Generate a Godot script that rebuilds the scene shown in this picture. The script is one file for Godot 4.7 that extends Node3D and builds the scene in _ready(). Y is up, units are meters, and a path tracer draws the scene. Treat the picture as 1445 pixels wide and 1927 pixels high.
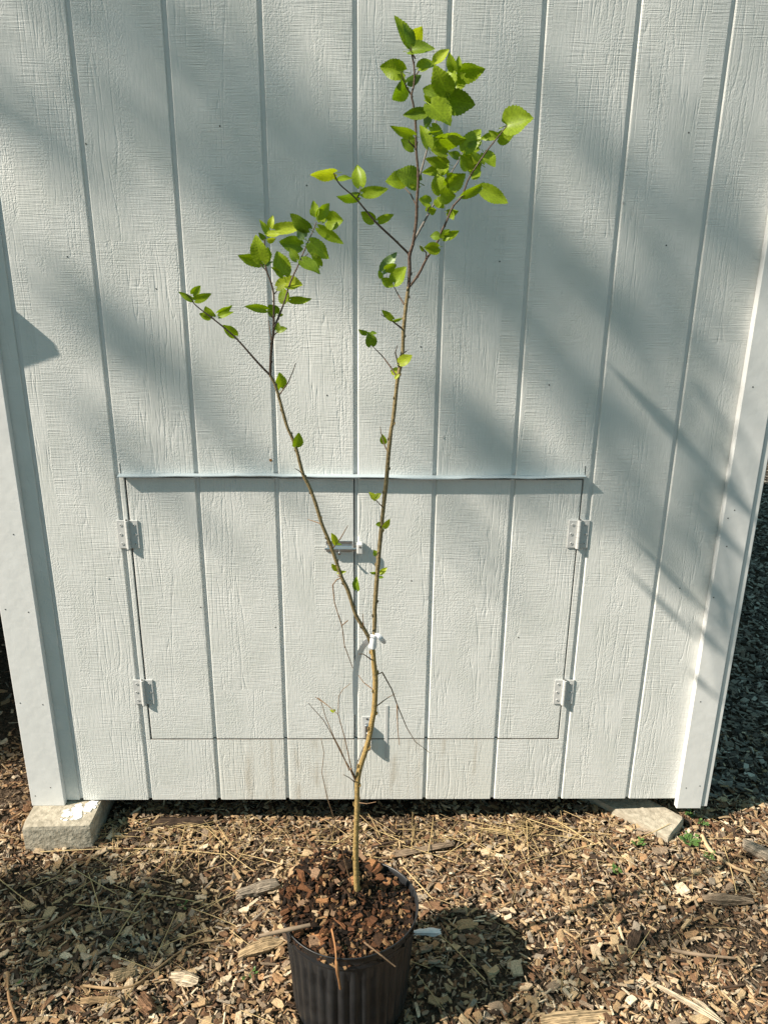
extends Node3D
# A potted mulberry whip in front of a white grooved shed. Camera, sky, sun first; then ground, shed, plants, small things.

const SUN := Vector3(1.08, -1.0, -0.40)          # the way the sunlight travels
var mats := {}
var rng := RandomNumberGenerator.new()
var bumps := FastNoiseLite.new()
var sapling: Node3D
var leaf_meshes := []

func V(x: float, y: float, z: float) -> Vector3:
	return Vector3(x, y, z)

# ---------------------------------------------------------------- helpers
func tag(o: Node3D, label := "", category := "", group := "", kind := "") -> void:
	if label: o.set_meta("label", label)
	if category: o.set_meta("category", category)
	if group: o.set_meta("group", group)
	if kind: o.set_meta("kind", kind)

func thing(called: String, label: String, category: String, at := Vector3.ZERO, group := "") -> Node3D:
	var o := Node3D.new()
	o.name = called
	add_child(o, true)
	o.position = at
	tag(o, label, category, group)
	return o

func new_st() -> SurfaceTool:
	var st := SurfaceTool.new()
	st.begin(Mesh.PRIMITIVE_TRIANGLES)
	return st

func put(called: String, mesh: Mesh, m: Material, parent: Node3D = self, xf := Transform3D.IDENTITY) -> MeshInstance3D:
	var o := MeshInstance3D.new()
	o.name = called
	o.mesh = mesh
	o.material_override = m
	o.transform = xf
	parent.add_child(o, true)
	return o

func obj(called: String, st: SurfaceTool, m: Material, parent: Node3D = self) -> MeshInstance3D:
	return put(called, st.commit(), m, parent)

func tri(st: SurfaceTool, a: Vector3, b: Vector3, c: Vector3, out: Vector3) -> void:
	var n := (b - a).cross(c - a)
	if n.length_squared() < 1e-20:
		return
	n = n.normalized()
	var p := [a, b, c]
	if n.dot(out) > 0.0:
		p = [a, c, b]      # front faces run clockwise
	else:
		n = -n
	for v in p:
		st.set_normal(n)
		var an := n.abs()
		if an.z >= an.x and an.z >= an.y: st.set_uv(Vector2(v.x, v.y))
		elif an.x >= an.y: st.set_uv(Vector2(v.z, v.y))
		else: st.set_uv(Vector2(v.x, v.z))
		st.add_vertex(v)

func quad(st: SurfaceTool, a: Vector3, b: Vector3, c: Vector3, d: Vector3, out: Vector3) -> void:
	tri(st, a, b, c, out)
	tri(st, a, c, d, out)

func box(st: SurfaceTool, lo: Vector3, hi: Vector3, c := 0.001, xf := Transform3D.IDENTITY) -> void:
	var h := (hi - lo) * 0.5
	var m := (hi + lo) * 0.5
	c = minf(c, minf(h.x, minf(h.y, h.z)) * 0.9)
	var p := func(sx: int, sy: int, sz: int, axis: int) -> Vector3:
		var v := Vector3(sx * (h.x - c), sy * (h.y - c), sz * (h.z - c))
		if axis == 0: v.x = sx * h.x
		if axis == 1: v.y = sy * h.y
		if axis == 2: v.z = sz * h.z
		return xf * (v + m)
	var n := func(x: float, y: float, z: float) -> Vector3: return xf.basis * Vector3(x, y, z)
	for s in [-1, 1]:
		quad(st, p.call(s, -1, -1, 0), p.call(s, 1, -1, 0), p.call(s, 1, 1, 0), p.call(s, -1, 1, 0), n.call(s, 0, 0))
		quad(st, p.call(-1, s, -1, 1), p.call(1, s, -1, 1), p.call(1, s, 1, 1), p.call(-1, s, 1, 1), n.call(0, s, 0))
		quad(st, p.call(-1, -1, s, 2), p.call(1, -1, s, 2), p.call(1, 1, s, 2), p.call(-1, 1, s, 2), n.call(0, 0, s))
		for t in [-1, 1]:
			quad(st, p.call(s, t, -1, 0), p.call(s, t, 1, 0), p.call(s, t, 1, 1), p.call(s, t, -1, 1), n.call(s, t, 0))
			quad(st, p.call(s, -1, t, 0), p.call(s, 1, t, 0), p.call(s, 1, t, 2), p.call(s, -1, t, 2), n.call(s, 0, t))
			quad(st, p.call(-1, s, t, 1), p.call(1, s, t, 1), p.call(1, s, t, 2), p.call(-1, s, t, 2), n.call(0, s, t))
			for u in [-1, 1]:
				tri(st, p.call(s, t, u, 0), p.call(s, t, u, 1), p.call(s, t, u, 2), n.call(s, t, u))

func smooth_path(pts: Array, per := 4) -> Array:
	var out := []
	for i in pts.size() - 1:
		var a: Vector3 = pts[maxi(i - 1, 0)]
		var b: Vector3 = pts[i]
		var c: Vector3 = pts[i + 1]
		var d: Vector3 = pts[mini(i + 2, pts.size() - 1)]
		for k in per:
			out.append(b.cubic_interpolate(c, a, d, float(k) / per))
	out.append(pts[-1])
	return out

func tube(st: SurfaceTool, pts: Array, r0: float, r1: float, sides := 7, knobs := 0.0, flat := 1.0) -> void:
	var rings := []
	var length := 0.0
	var lens := [0.0]
	for i in pts.size() - 1:
		length += (pts[i + 1] as Vector3).distance_to(pts[i])
		lens.append(length)
	for i in pts.size():
		var a: Vector3 = pts[maxi(i - 1, 0)]
		var b: Vector3 = pts[mini(i + 1, pts.size() - 1)]
		var t := (b - a).normalized()
		var ref := Vector3.BACK if absf(t.z) < 0.9 else Vector3.RIGHT
		var u := t.cross(ref).normalized()
		var w := u.cross(t).normalized()
		var q: float = lens[i] / maxf(length, 1e-6)
		var r := lerpf(r0, r1, q)
		if knobs > 0.0:
			r *= 1.0 + knobs * bumps.get_noise_3d(pts[i].x * 900.0, pts[i].y * 900.0, 3.0)
		var ring := []
		for k in sides:
			var an := TAU * k / sides
			ring.append([pts[i] + (u * cos(an) + w * sin(an) * flat) * r, (u * cos(an) + w * sin(an)), Vector2(float(k) / sides * 0.05, lens[i])])
		rings.append(ring)
	for i in rings.size() - 1:
		for k in sides:
			var k2 := (k + 1) % sides
			for v in [rings[i][k], rings[i + 1][k2], rings[i + 1][k], rings[i][k], rings[i][k2], rings[i + 1][k2]]:
				st.set_normal(v[1])
				st.set_uv(v[2])
				st.add_vertex(v[0])
	for e in [0, rings.size() - 1]:
		var o: Vector3 = (pts[e] as Vector3) - (pts[1 if e == 0 else e - 1] as Vector3)
		for k in range(1, sides - 1):
			tri(st, rings[e][0][0], rings[e][k][0], rings[e][k + 1][0], o)

func disc(st: SurfaceTool, at: Vector3, axis: Vector3, r: float, h: float, sides := 12) -> void:
	tube(st, [at, at + axis * h * 0.7, at + axis * h], r, r * 0.93, sides)

func material(called: String, c: Color, rough := 0.8, spec := 0.5) -> StandardMaterial3D:
	var m := StandardMaterial3D.new()
	m.resource_name = called
	m.albedo_color = c.linear_to_srgb()
	m.roughness = rough
	m.metallic_specular = spec
	mats[called] = m
	return m

func noise(freq: float, seed_: int, octaves := 3, type := FastNoiseLite.TYPE_SIMPLEX_SMOOTH) -> FastNoiseLite:
	var n := FastNoiseLite.new()
	n.noise_type = type
	n.frequency = freq
	n.seed = seed_
	n.fractal_octaves = octaves
	if octaves == 1: n.fractal_type = FastNoiseLite.FRACTAL_NONE
	return n

func layer(n: FastNoiseLite, w: int, h: int, tw: int, th: int) -> PackedByteArray:
	var im := n.get_image(w, h, false, false, true)
	im.convert(Image.FORMAT_L8)
	if w != tw or h != th:
		im.resize(tw, th, Image.INTERPOLATE_CUBIC)
	return im.get_data()

func tex(im: Image) -> ImageTexture:
	return ImageTexture.create_from_image(im)

# ---------------------------------------------------------------- textures
func siding_relief() -> ImageTexture:      # rough-sawn plywood: saw marks across, grain along, leathery patches
	var w := 1024
	var h := 2048
	var saw := layer(noise(0.42, 11, 2), 24, 2048, w, h)
	var grain := layer(noise(0.030, 12, 3), 1024, 110, w, h)
	var fine := layer(noise(0.12, 18, 2), 1024, 300, w, h)
	var leather := layer(noise(0.095, 13, 3), 1024, 1300, w, h)
	var where_saw := layer(noise(0.016, 14, 2), 256, 256, w, h)
	var where_grain := layer(noise(0.011, 15, 2), 512, 90, w, h)
	var where_leather := layer(noise(0.020, 16, 2), 512, 220, w, h)
	var data := PackedFloat32Array()
	data.resize(w * h)
	for i in w * h:
		var s := (saw[i] - 128) / 128.0
		var g := absf(grain[i] - 128) / 128.0
		g = 1.0 - minf(g * 6.5, 1.0)
		var l := absf(leather[i] - 128) / 128.0
		l = minf(l * 3.2, 1.0)
		var ms := clampf((where_saw[i] - 80) / 70.0, 0.25, 1.0)
		var mg := clampf((where_grain[i] - 116) / 45.0, 0.0, 1.0)
		var ml := clampf((where_leather[i] - 122) / 40.0, 0.0, 1.0)
		data[i] = 0.5 + 0.24 * s * ms * (1.0 - 0.35 * ml) - 0.34 * g * g * mg + 0.17 * (l - 0.5) * ml + 0.08 * (fine[i] - 128) / 128.0
	return tex(Image.create_from_data(w, h, false, Image.FORMAT_RF, data.to_byte_array()))

func mottled(w: int, h: int, seed_: int, freq: float, a: Color, b: Color, speck := 0.0, speck_color := Color.BLACK) -> ImageTexture:
	var n := layer(noise(freq, seed_, 5), w, h, w, h)
	var n2 := layer(noise(0.25, seed_ + 1, 2), w, h, w, h)
	var im := Image.create(w, h, false, Image.FORMAT_RGB8)
	for y in h:
		for x in w:
			var k := n[y * w + x] / 255.0
			var c := a.lerp(b, clampf((k - 0.5) * 1.8 + 0.5, 0.0, 1.0))
			if speck > 0.0 and n2[y * w + x] > 255.0 * (1.0 - speck):
				c = c.lerp(speck_color, 0.7)
			im.set_pixel(x, y, c.linear_to_srgb())
	return tex(im)

func stained_paint() -> ImageTexture:      # painted plywood low on the wall: brown weather streaks that run down from the seam
	var w := 512
	var h := 256
	var col := layer(noise(0.05, 41, 4), 512, 6, w, h)
	var f := layer(noise(0.04, 42, 4), 512, 256, w, h)
	var im := Image.create(w, h, false, Image.FORMAT_RGB8)
	for y in h:
		for x in w:
			var k := clampf((col[y * w + x] - 150) / 60.0, 0.0, 1.0) * clampf((f[y * w + x] - 90) / 90.0, 0.0, 1.0)
			im.set_pixel(x, y, Color(0.69, 0.688, 0.655).lerp(Color(0.36, 0.30, 0.20), k * 0.36).linear_to_srgb())
	return tex(im)

func leaf_texture() -> ImageTexture:
	var n := 128
	var f := layer(noise(0.06, 51, 3), n, n, n, n)
	var im := Image.create(n, n, false, Image.FORMAT_RGB8)
	for y in n:
		for x in n:
			var u := absf(x / float(n) - 0.5)
			var v := y / float(n)
			var k := clampf(1.0 - u / 0.018, 0.0, 1.0)
			for i in 6:
				var d := absf(v - (0.02 + i * 0.13) - u * 0.95)
				k = maxf(k, clampf(1.0 - d / 0.016, 0.0, 1.0) * 0.75)
			var b := 0.66 + 0.16 * (f[y * n + x] - 128) / 128.0
			im.set_pixel(x, y, Color(b, b, b).lerp(Color(1.0, 1.0, 0.95), k * 0.7).linear_to_srgb())
	return tex(im)

func grain_texture(seed_: int, strength := 0.26) -> ImageTexture:      # streaky wood, a multiplier for the chips' own colours
	var g := layer(noise(0.09, seed_, 4), 16, 256, 256, 256)
	var m := layer(noise(0.03, seed_ + 1, 3), 256, 256, 256, 256)
	var im := Image.create(256, 256, false, Image.FORMAT_RGB8)
	for y in 256:
		for x in 256:
			var b := clampf(0.80 - (strength - 0.26) * 0.3 + strength * (g[y * 256 + x] - 128) / 128.0 + 0.30 * (m[y * 256 + x] - 128) / 128.0, 0.25, 1.0)
			im.set_pixel(x, y, Color(b, b * 0.98, b * 0.95).linear_to_srgb())
	return tex(im)

func relief(seed_: int, freq: float, octaves: int) -> ImageTexture:
	var im := noise(freq, seed_, octaves).get_seamless_image(512, 512)
	im.convert(Image.FORMAT_L8)
	return tex(im)

func triplanar(m: StandardMaterial3D, scale: float, world := true) -> void:
	m.uv1_triplanar = true
	m.uv1_world_triplanar = world
	m.uv1_scale = Vector3.ONE * scale

func make_materials() -> void:
	var r := siding_relief()
	var paint := material("siding_paint", Color.WHITE, 0.55, 0.4)
	paint.albedo_texture = mottled(512, 1024, 21, 0.01, Color(0.655, 0.66, 0.635), Color(0.71, 0.712, 0.69), 0.035, Color(0.62, 0.62, 0.59))
	paint.heightmap_enabled = true
	paint.heightmap_texture = r
	paint.heightmap_scale = RELIEF
	var stained: StandardMaterial3D = paint.duplicate()
	stained.resource_name = "stained_paint"
	stained.albedo_texture = stained_paint()
	mats["stained_paint"] = stained
	var trim := material("trim_paint", Color.WHITE, 0.5, 0.4)
	trim.albedo_texture = mottled(256, 256, 23, 0.02, Color(0.69, 0.69, 0.68), Color(0.73, 0.73, 0.72), 0.02, Color(0.6, 0.6, 0.57))
	trim.heightmap_enabled = true
	trim.heightmap_texture = relief(24, 0.02, 4)
	trim.heightmap_scale = 0.03
	triplanar(trim, 3.0)
	material("flash_paint", Color(0.40, 0.46, 0.49), 0.5)
	material("hinge_paint", Color(0.56, 0.56, 0.55), 0.42)
	var metal := material("galvanised", Color(0.50, 0.51, 0.52), 0.30)
	metal.metallic = 0.95
	material("dark_hole", Color(0.015, 0.014, 0.013), 0.9)
	material("rust", Color(0.28, 0.12, 0.03), 0.9)
	material("inside", Color(0.08, 0.06, 0.045), 0.9)
	material("roofing", Color(0.06, 0.06, 0.06), 0.9)
	var soil := material("soil", Color.WHITE, 0.95, 0.2)
	soil.albedo_texture = mottled(512, 512, 31, 0.03, Color(0.045, 0.032, 0.022), Color(0.11, 0.08, 0.055), 0.05, Color(0.28, 0.2, 0.13))
	soil.heightmap_enabled = true
	soil.heightmap_texture = relief(32, 0.05, 5)
	soil.heightmap_scale = 1.2
	triplanar(soil, 2.5)
	var mix := material("potting_mix", Color.WHITE, 0.95, 0.2)
	mix.albedo_texture = mottled(256, 256, 33, 0.06, Color(0.018, 0.012, 0.009), Color(0.05, 0.03, 0.02), 0.06, Color(0.16, 0.07, 0.03))
	mix.heightmap_enabled = true
	mix.heightmap_texture = relief(34, 0.06, 5)
	mix.heightmap_scale = 0.8
	triplanar(mix, 6.0)
	var chip := material("chip_wood", Color.WHITE, 0.85, 0.3)
	chip.vertex_color_use_as_albedo = true
	chip.albedo_texture = grain_texture(61)
	chip.heightmap_enabled = true
	chip.heightmap_texture = chip.albedo_texture
	chip.heightmap_scale = 0.12
	var long_grain := grain_texture(67, 0.62)
	for k in CHIP_TONES.size():
		var m: StandardMaterial3D = chip.duplicate()
		m.vertex_color_use_as_albedo = false
		m.albedo_color = (CHIP_TONES[k] as Color).linear_to_srgb()
		m.resource_name = "chip_%d" % k
		mats["chip_%d" % k] = m
		var w: StandardMaterial3D = m.duplicate()      # bigger pieces: the same wood, its grain at its own size
		w.albedo_color = ((CHIP_TONES[k] as Color) * 0.92).linear_to_srgb()
		w.albedo_texture = long_grain
		w.heightmap_texture = long_grain
		w.uv1_scale = Vector3(5.0, 16.0, 1.0)
		w.heightmap_scale = 0.35
		mats["wood_%d" % k] = w
	var straw := material("straw", Color(0.50, 0.36, 0.16), 0.6)
	straw.vertex_color_use_as_albedo = true
	straw.albedo_color = Color.WHITE
	material("straw_pale", Color(0.52, 0.38, 0.18), 0.6)
	var conc := material("concrete", Color.WHITE, 0.9, 0.3)
	conc.albedo_texture = mottled(512, 512, 35, 0.02, Color(0.30, 0.265, 0.205), Color(0.46, 0.41, 0.325), 0.06, Color(0.14, 0.12, 0.10))
	conc.heightmap_enabled = true
	conc.heightmap_texture = relief(36, 0.04, 5)
	conc.heightmap_scale = 0.16
	triplanar(conc, 3.5)
	material("splatter", Color(0.78, 0.77, 0.74), 0.6)
	var plastic := material("pot_plastic", Color.WHITE, 0.42, 0.5)
	plastic.albedo_texture = mottled(512, 512, 37, 0.012, Color(0.009, 0.010, 0.012), Color(0.023, 0.024, 0.026), 0.03, Color(0.09, 0.08, 0.07))
	plastic.heightmap_enabled = true
	plastic.heightmap_texture = relief(38, 0.06, 3)
	plastic.heightmap_scale = 0.02
	triplanar(plastic, 3.0)
	var bark_relief := relief(39, 0.03, 4)
	for b in [["bark_low", Color(0.41, 0.28, 0.105), Color(0.24, 0.17, 0.07)], ["bark_mid", Color(0.26, 0.20, 0.10), Color(0.15, 0.115, 0.055)], ["bark_high", Color(0.075, 0.045, 0.032), Color(0.13, 0.09, 0.065)], ["bark_grey", Color(0.20, 0.18, 0.155), Color(0.13, 0.11, 0.10)], ["bark_twig", Color(0.25, 0.155, 0.085), Color(0.12, 0.07, 0.04)]]:
		var m := material(b[0], Color.WHITE, 0.6, 0.4)
		m.albedo_texture = mottled(128, 128, 71, 0.05, b[1], b[2], 0.05, (b[1] as Color) * 1.7)
		m.heightmap_enabled = true
		m.heightmap_texture = bark_relief
		m.heightmap_scale = 0.08
		triplanar(m, 14.0)
	var veins := leaf_texture()
	for l in [["g", Color(0.41, 0.56, 0.034), Color(0.90, 1.0, 0.05)], ["d", Color(0.27, 0.40, 0.030), Color(0.75, 0.90, 0.05)], ["b", Color(0.62, 0.74, 0.06), Color(1.0, 1.0, 0.10)], ["p", Color(0.30, 0.42, 0.16), Color(0.4, 0.6, 0.15)]]:
		var m := material("leaf_" + l[0], l[1], 0.42, 0.45)
		m.albedo_texture = veins
		m.backlight_enabled = true
		m.backlight = (l[2] as Color).linear_to_srgb()
		m.heightmap_enabled = true
		m.heightmap_texture = veins
		m.heightmap_scale = -0.03
	var tl := material("tree_leaf", Color(0.05, 0.10, 0.02), 0.5)
	tl.backlight_enabled = true
	tl.backlight = Color(0.3, 0.45, 0.08).linear_to_srgb()
	material("tree_bark", Color(0.10, 0.08, 0.06), 0.9)
	material("weed_leaf", Color(0.075, 0.15, 0.03), 0.5)
	material("silver_wood", Color(0.62, 0.64, 0.66), 0.6)
	material("tag_white", Color(0.80, 0.81, 0.83), 0.35)
	material("tag_back", Color(0.76, 0.76, 0.77), 0.45)
	material("seam_shade_dark", Color(0.10, 0.075, 0.05), 0.95)  # dark tone painted in for the shade of the door-bottom seam
	material("post_wood", Color(0.12, 0.09, 0.07), 0.9)
	material("patch_stain", Color(0.60, 0.565, 0.49), 0.6)

const RELIEF := 0.21
const CHIP_TONES := [Color(0.56, 0.41, 0.245), Color(0.42, 0.285, 0.16), Color(0.64, 0.49, 0.33), Color(0.22, 0.125, 0.072), Color(0.30, 0.225, 0.16), Color(0.36, 0.30, 0.235), Color(0.085, 0.057, 0.040), Color(0.74, 0.605, 0.44), Color(0.43, 0.26, 0.14)]

# ---------------------------------------------------------------- ground
func gh(x: float, z: float) -> float:
	var y := 0.010 * bumps.get_noise_2d(x * 110.0, z * 110.0) + 0.020 * bumps.get_noise_2d(x * 28.0 + 500.0, z * 28.0)
	y += 0.012 * exp(-pow((x + 0.85) / 0.3, 2.0) - pow((z - 0.2) / 0.2, 2.0))
	if x > 0.9: y += 0.02 * smoothstep(0.9, 1.4, x) * smoothstep(0.3, -0.6, z)
	return y * smoothstep(40.0, 10.0, absf(x) + absf(z))

func axis_steps(lo: float, hi: float, step: float) -> Array:
	var out := [-300.0, -120.0, -50.0, -25.0, -14.0, -9.0, -6.5]
	var v := lo
	while v < hi:
		out.append(v)
		v += step
	for e in [6.5, 9.0, 14.0, 25.0, 50.0, 120.0, 300.0]: out.append(e)
	return out

func chip_mesh(v: int, ratio: float, thick: float) -> ArrayMesh:      # a split chip: uneven outline, two faces a little out of true, ragged ends
	var r := RandomNumberGenerator.new()
	r.seed = 900 + v
	var st := new_st()
	var n := 7 + v % 3
	var up := []
	var dn := []
	var bow := r.randf_range(-0.16, 0.16)
	for k in n:
		var a := TAU * (k + r.randf_range(-0.28, 0.28)) / n
		var x := clampf(cos(a) * 0.86, -0.5, 0.5) * r.randf_range(0.84, 1.12) + 0.06 * sin(a) * (v % 3 - 1)
		var z := clampf(sin(a) * 0.80, -0.5, 0.5) * ratio * r.randf_range(0.80, 1.1)
		var b := bow * (4.0 * x * x - 0.5) * 0.5
		up.append(Vector3(x * r.randf_range(0.9, 1.0), b + thick * r.randf_range(0.35, 0.7), z * r.randf_range(0.8, 1.0)))
		dn.append(Vector3(x, b - thick * 0.5, z))
	var cu := Vector3(r.randf_range(-0.1, 0.1), thick * 0.62 - bow * 0.2, 0)
	var cd := Vector3(0, -thick * 0.5 - bow * 0.2, 0)
	for k in n:
		var j := (k + 1) % n
		tri(st, cu, up[k], up[j], Vector3.UP)
		tri(st, cd, dn[k], dn[j], Vector3.DOWN)
		var mid: Vector3 = (up[k] + dn[j]) * 0.5
		quad(st, up[k], up[j], dn[j], dn[k], Vector3(mid.x, 0, mid.z))
	return st.commit()

func blocked(x: float, z: float) -> bool:
	if Vector2(x + 0.003, z - 0.568).length() < 0.135: return true
	if x > -0.955 and x < -0.745 and z < 0.105 and z > -0.2: return true
	var q := Vector2(x - 0.809, z + 0.083).rotated(-0.785)
	return absf(q.x) < 0.185 and absf(q.y) < 0.042

func scatter(called: String, meshes: Array, m: Material, total: int, place: Callable, parent: Node3D) -> void:
	var share := total / meshes.size()
	for k in meshes.size():
		var mm := MultiMesh.new()
		mm.transform_format = MultiMesh.TRANSFORM_3D
		mm.use_colors = true
		mm.mesh = meshes[k]
		mm.instance_count = share
		for i in share:
			var got: Array = place.call(i)
			mm.set_instance_transform(i, got[0])
			mm.set_instance_color(i, got[1])
		var o := MultiMeshInstance3D.new()
		o.name = called
		o.multimesh = mm
		o.material_override = m
		tag(o, "", "", "", "stuff")
		parent.add_child(o, true)

func chip_basis(length: float, tilt: float) -> Basis:
	var b := Basis(Vector3.UP, rng.randf() * TAU) * Basis(Vector3(rng.randfn(), 0, rng.randfn()).normalized(), absf(rng.randfn()) * tilt)
	return b.scaled_local(Vector3.ONE * length)

func tone(grey := 0.0) -> Color:
	var c: Color = CHIP_TONES[[0, 0, 1, 1, 2, 3, 3, 4, 4, 5, 6, 6, 6, 7, 8, 3][rng.randi() % 16]]
	c = c * rng.randf_range(0.7, 1.25)
	if grey > 0.0:
		var l := (c.r + c.g + c.b) / 3.0
		c = c.lerp(Color(l * 1.04, l, l * 0.93) * 0.72, grey)
	return c

func build_ground() -> void:
	var xs := axis_steps(-3.0, 4.0, 0.06)
	var zs := axis_steps(-5.0, 2.2, 0.06)
	var st := new_st()
	for j in zs.size():
		for i in xs.size():
			st.set_uv(Vector2(xs[i], zs[j]))
			st.add_vertex(Vector3(xs[i], gh(xs[i], zs[j]) - 0.006, zs[j]))
	for j in zs.size() - 1:
		for i in xs.size() - 1:
			var a := j * xs.size() + i
			var b := a + xs.size()
			for q in [a, a + 1, b, a + 1, b + 1, b]: st.add_index(q)
	st.generate_normals()
	var g := obj("ground", st, mats["soil"])
	tag(g, "brown soil spread with wood chip mulch and straw", "", "", "structure")
	var flat := []
	for v in 7: flat.append(chip_mesh(v, [0.48, 0.7, 0.34, 0.55, 0.40, 0.28, 0.6][v], [0.09, 0.14, 0.08, 0.16, 0.06, 0.10, 0.09][v]))
	var thin := []
	for v in 5: thin.append(chip_mesh(20 + v, [0.2, 0.13, 0.24, 0.09, 0.06][v], 0.05))
	var all := flat + thin
	# the mulch nobody could count: fine bits first, then chips
	var soil_patch := noise(1.6, 77, 2)
	var near := func(lo: float, hi: float) -> Callable:
		return func(_i: int) -> Array:
			var x := 0.0
			var z := 0.0
			for t in 12:
				x = rng.randf_range(-1.45, 1.75)
				z = rng.randf_range(-0.45, 1.05)
				var bare := soil_patch.get_noise_2d(x, z) > 0.22 and hi > 0.02
				if blocked(x, z) or (bare and rng.randf() < 0.8) or (z < -0.1 and rng.randf() < 0.6): continue
				break
			var l := lo + (hi - lo) * pow(rng.randf(), 1.8)
			var y := gh(x, z) + rng.randf_range(-0.004, 0.011)
			return [Transform3D(chip_basis(l, 0.38), Vector3(x, y, z)), tone()]
	scatter("fine_mulch", all, mats["chip_wood"], 30000, near.call(0.005, 0.018), g)
	scatter("wood_chip_mulch", all, mats["chip_wood"], 22000, near.call(0.010, 0.031), g)
	scatter("shredded_mulch", thin, mats["chip_wood"], 20000, near.call(0.012, 0.046), g)
	var outer := func(_i: int) -> Array:
		var x := 0.0
		var z := 0.0
		for t in 20:
			x = rng.randf_range(-3.2, 3.6)
			z = rng.randf_range(-5.0, 2.2)
			if _i % 5 < 3:      # the strip of ground that shows beside the shed
				x = rng.randf_range(1.0, 3.2)
				z = rng.randf_range(-4.6, 0.02)
			elif _i % 5 == 3:      # and the ground the photographer stands on
				x = rng.randf_range(-2.0, 2.2)
				z = rng.randf_range(1.0, 2.2)
			if (x > -1.45 and x < 1.75 and z > -0.10 and z < 1.05) or (x > -1.0 and x < 1.0 and z < 0.0): continue
			if x > 2.2 and rng.randf() < 0.3: continue
			break
		return [Transform3D(chip_basis(rng.randf_range(0.012, 0.036), 0.45), Vector3(x, gh(x, z) + rng.randf_range(-0.004, 0.012), z)), tone(0.75 if x > 0.9 and z < -0.05 else 0.2)]
	scatter("distant_mulch", all, mats["chip_wood"], 72000, outer, g)
	# the chips that show largest, one by one
	for k in 300:
		var x := 0.0
		var z := 0.0
		for t in 30:
			x = rng.randf_range(-0.95, 1.15)
			z = 0.04 + 0.68 * pow(rng.randf(), 0.8)
			if absf(x) < 0.95 * (1.0 - z * 0.3) + 0.15 and not blocked(x, z): break
		var l := 0.020 + 0.024 * pow(rng.randf(), 2.0)
		put("wood_chip", flat[k % flat.size()] if rng.randf() < 0.75 else thin[k % thin.size()], mats["chip_%d" % [0, 0, 1, 2, 2, 3, 4, 5, 7, 8][rng.randi() % 10]], g, Transform3D(chip_basis(l, 0.30), Vector3(x, gh(x, z) + 0.010, z)))
	# straw: single stalks, and the tangle by the wall
	var stalk := new_st()
	tube(stalk, [V(-0.5, 0, 0), V(-0.1, 0.012, 0.01), V(0.2, 0.006, 0.012), V(0.5, 0.0, 0)], 0.0085, 0.006, 5)
	var stalk_mesh := stalk.commit()
	for k in 60:
		var by_wall := k < 22
		var x := rng.randf_range(0.15, 0.62) if by_wall else rng.randf_range(-0.95, 1.1)
		var z := rng.randf_range(0.02, 0.14) if by_wall else rng.randf_range(0.05, 0.5)
		if k % 4 == 1: x = rng.randf_range(-0.75, -0.25)
		if blocked(x, z): continue
		var b := (Basis(Vector3.UP, rng.randf() * TAU) * Basis(Vector3.BACK, rng.randf_range(-0.16, 0.2))).scaled_local(Vector3.ONE * rng.randf_range(0.07, 0.19))
		put("straw", stalk_mesh, mats["straw_pale"], g, Transform3D(b, Vector3(x, gh(x, z) + rng.randf_range(0.012, 0.028), z)))
	var straws := func(_i: int) -> Array:
		var x := rng.randf_range(-1.1, 1.3)
		var z := rng.randf_range(0.0, 0.75)
		if rng.randf() < 0.6:
			x = rng.randf_range(-0.85, 0.75)
			z = absf(rng.randfn()) * 0.09
		if blocked(x, z): x = 0.5
		var b := (Basis(Vector3.UP, rng.randf() * TAU) * Basis(Vector3.BACK, rng.randfn() * 0.12)).scaled_local(Vector3.ONE * rng.randf_range(0.03, 0.12))
		return [Transform3D(b, Vector3(x, gh(x, z) + rng.randf_range(0.004, 0.02), z)), Color(0.50, 0.36, 0.17) * rng.randf_range(0.5, 1.15)]
	scatter("scattered_straw", [stalk_mesh], mats["straw"], 600, straws, g)

# ---------------------------------------------------------------- the shed
func board(called: String, x0: float, x1: float, y0: float, y1: float, m: Material, parent: Node3D, left := true, right := true) -> void:
	# one face of the grooved siding: its long edges are eased where a groove runs beside it
	var st := new_st()
	var bl := 0.0035 if left else 0.0008
	var br := 0.0015 if right else 0.0008
	var prof := [Vector2(x0, -0.0065), Vector2(x0 + 0.0006, -0.0045), Vector2(x0 + bl * 0.55, -0.0012), Vector2(x0 + bl, 0.0), Vector2(x1 - br, 0.0), Vector2(x1, -br), Vector2(x1, -0.0065)]
	var off := Vector2(rng.randf(), rng.randf())
	for i in prof.size() - 1:
		var a: Vector2 = prof[i]
		var b: Vector2 = prof[i + 1]
		var n := Vector3(-(b.y - a.y), 0, b.x - a.x).normalized()
		var steps := 10 if i == 3 else 1
		for k in steps:
			var ya := lerpf(y0, y1, float(k) / steps)
			var yb := lerpf(y0, y1, float(k + 1) / steps)
			for v in [[a, ya], [b, yb], [b, ya], [a, ya], [a, yb], [b, yb]]:
				st.set_normal(n)
				st.set_uv(Vector2((v[0].x - x0) / 0.82, v[1] / 1.64) + off)
				st.add_vertex(Vector3(v[0].x, v[1], v[0].y))
	for y in [y0, y1]:
		quad(st, V(x0 + bl, y, 0), V(x1 - br, y, 0), V(x1, y, -0.0065), V(x0, y, -0.0065), V(0, -1 if y == y0 else 1, 0))
	obj(called, st, m, parent)

func slab(called: String, lo: Vector3, hi: Vector3, m: Material, parent: Node3D, c := 0.0015) -> MeshInstance3D:
	var st := new_st()
	box(st, lo, hi, c)
	return obj(called, st, m, parent)

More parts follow.
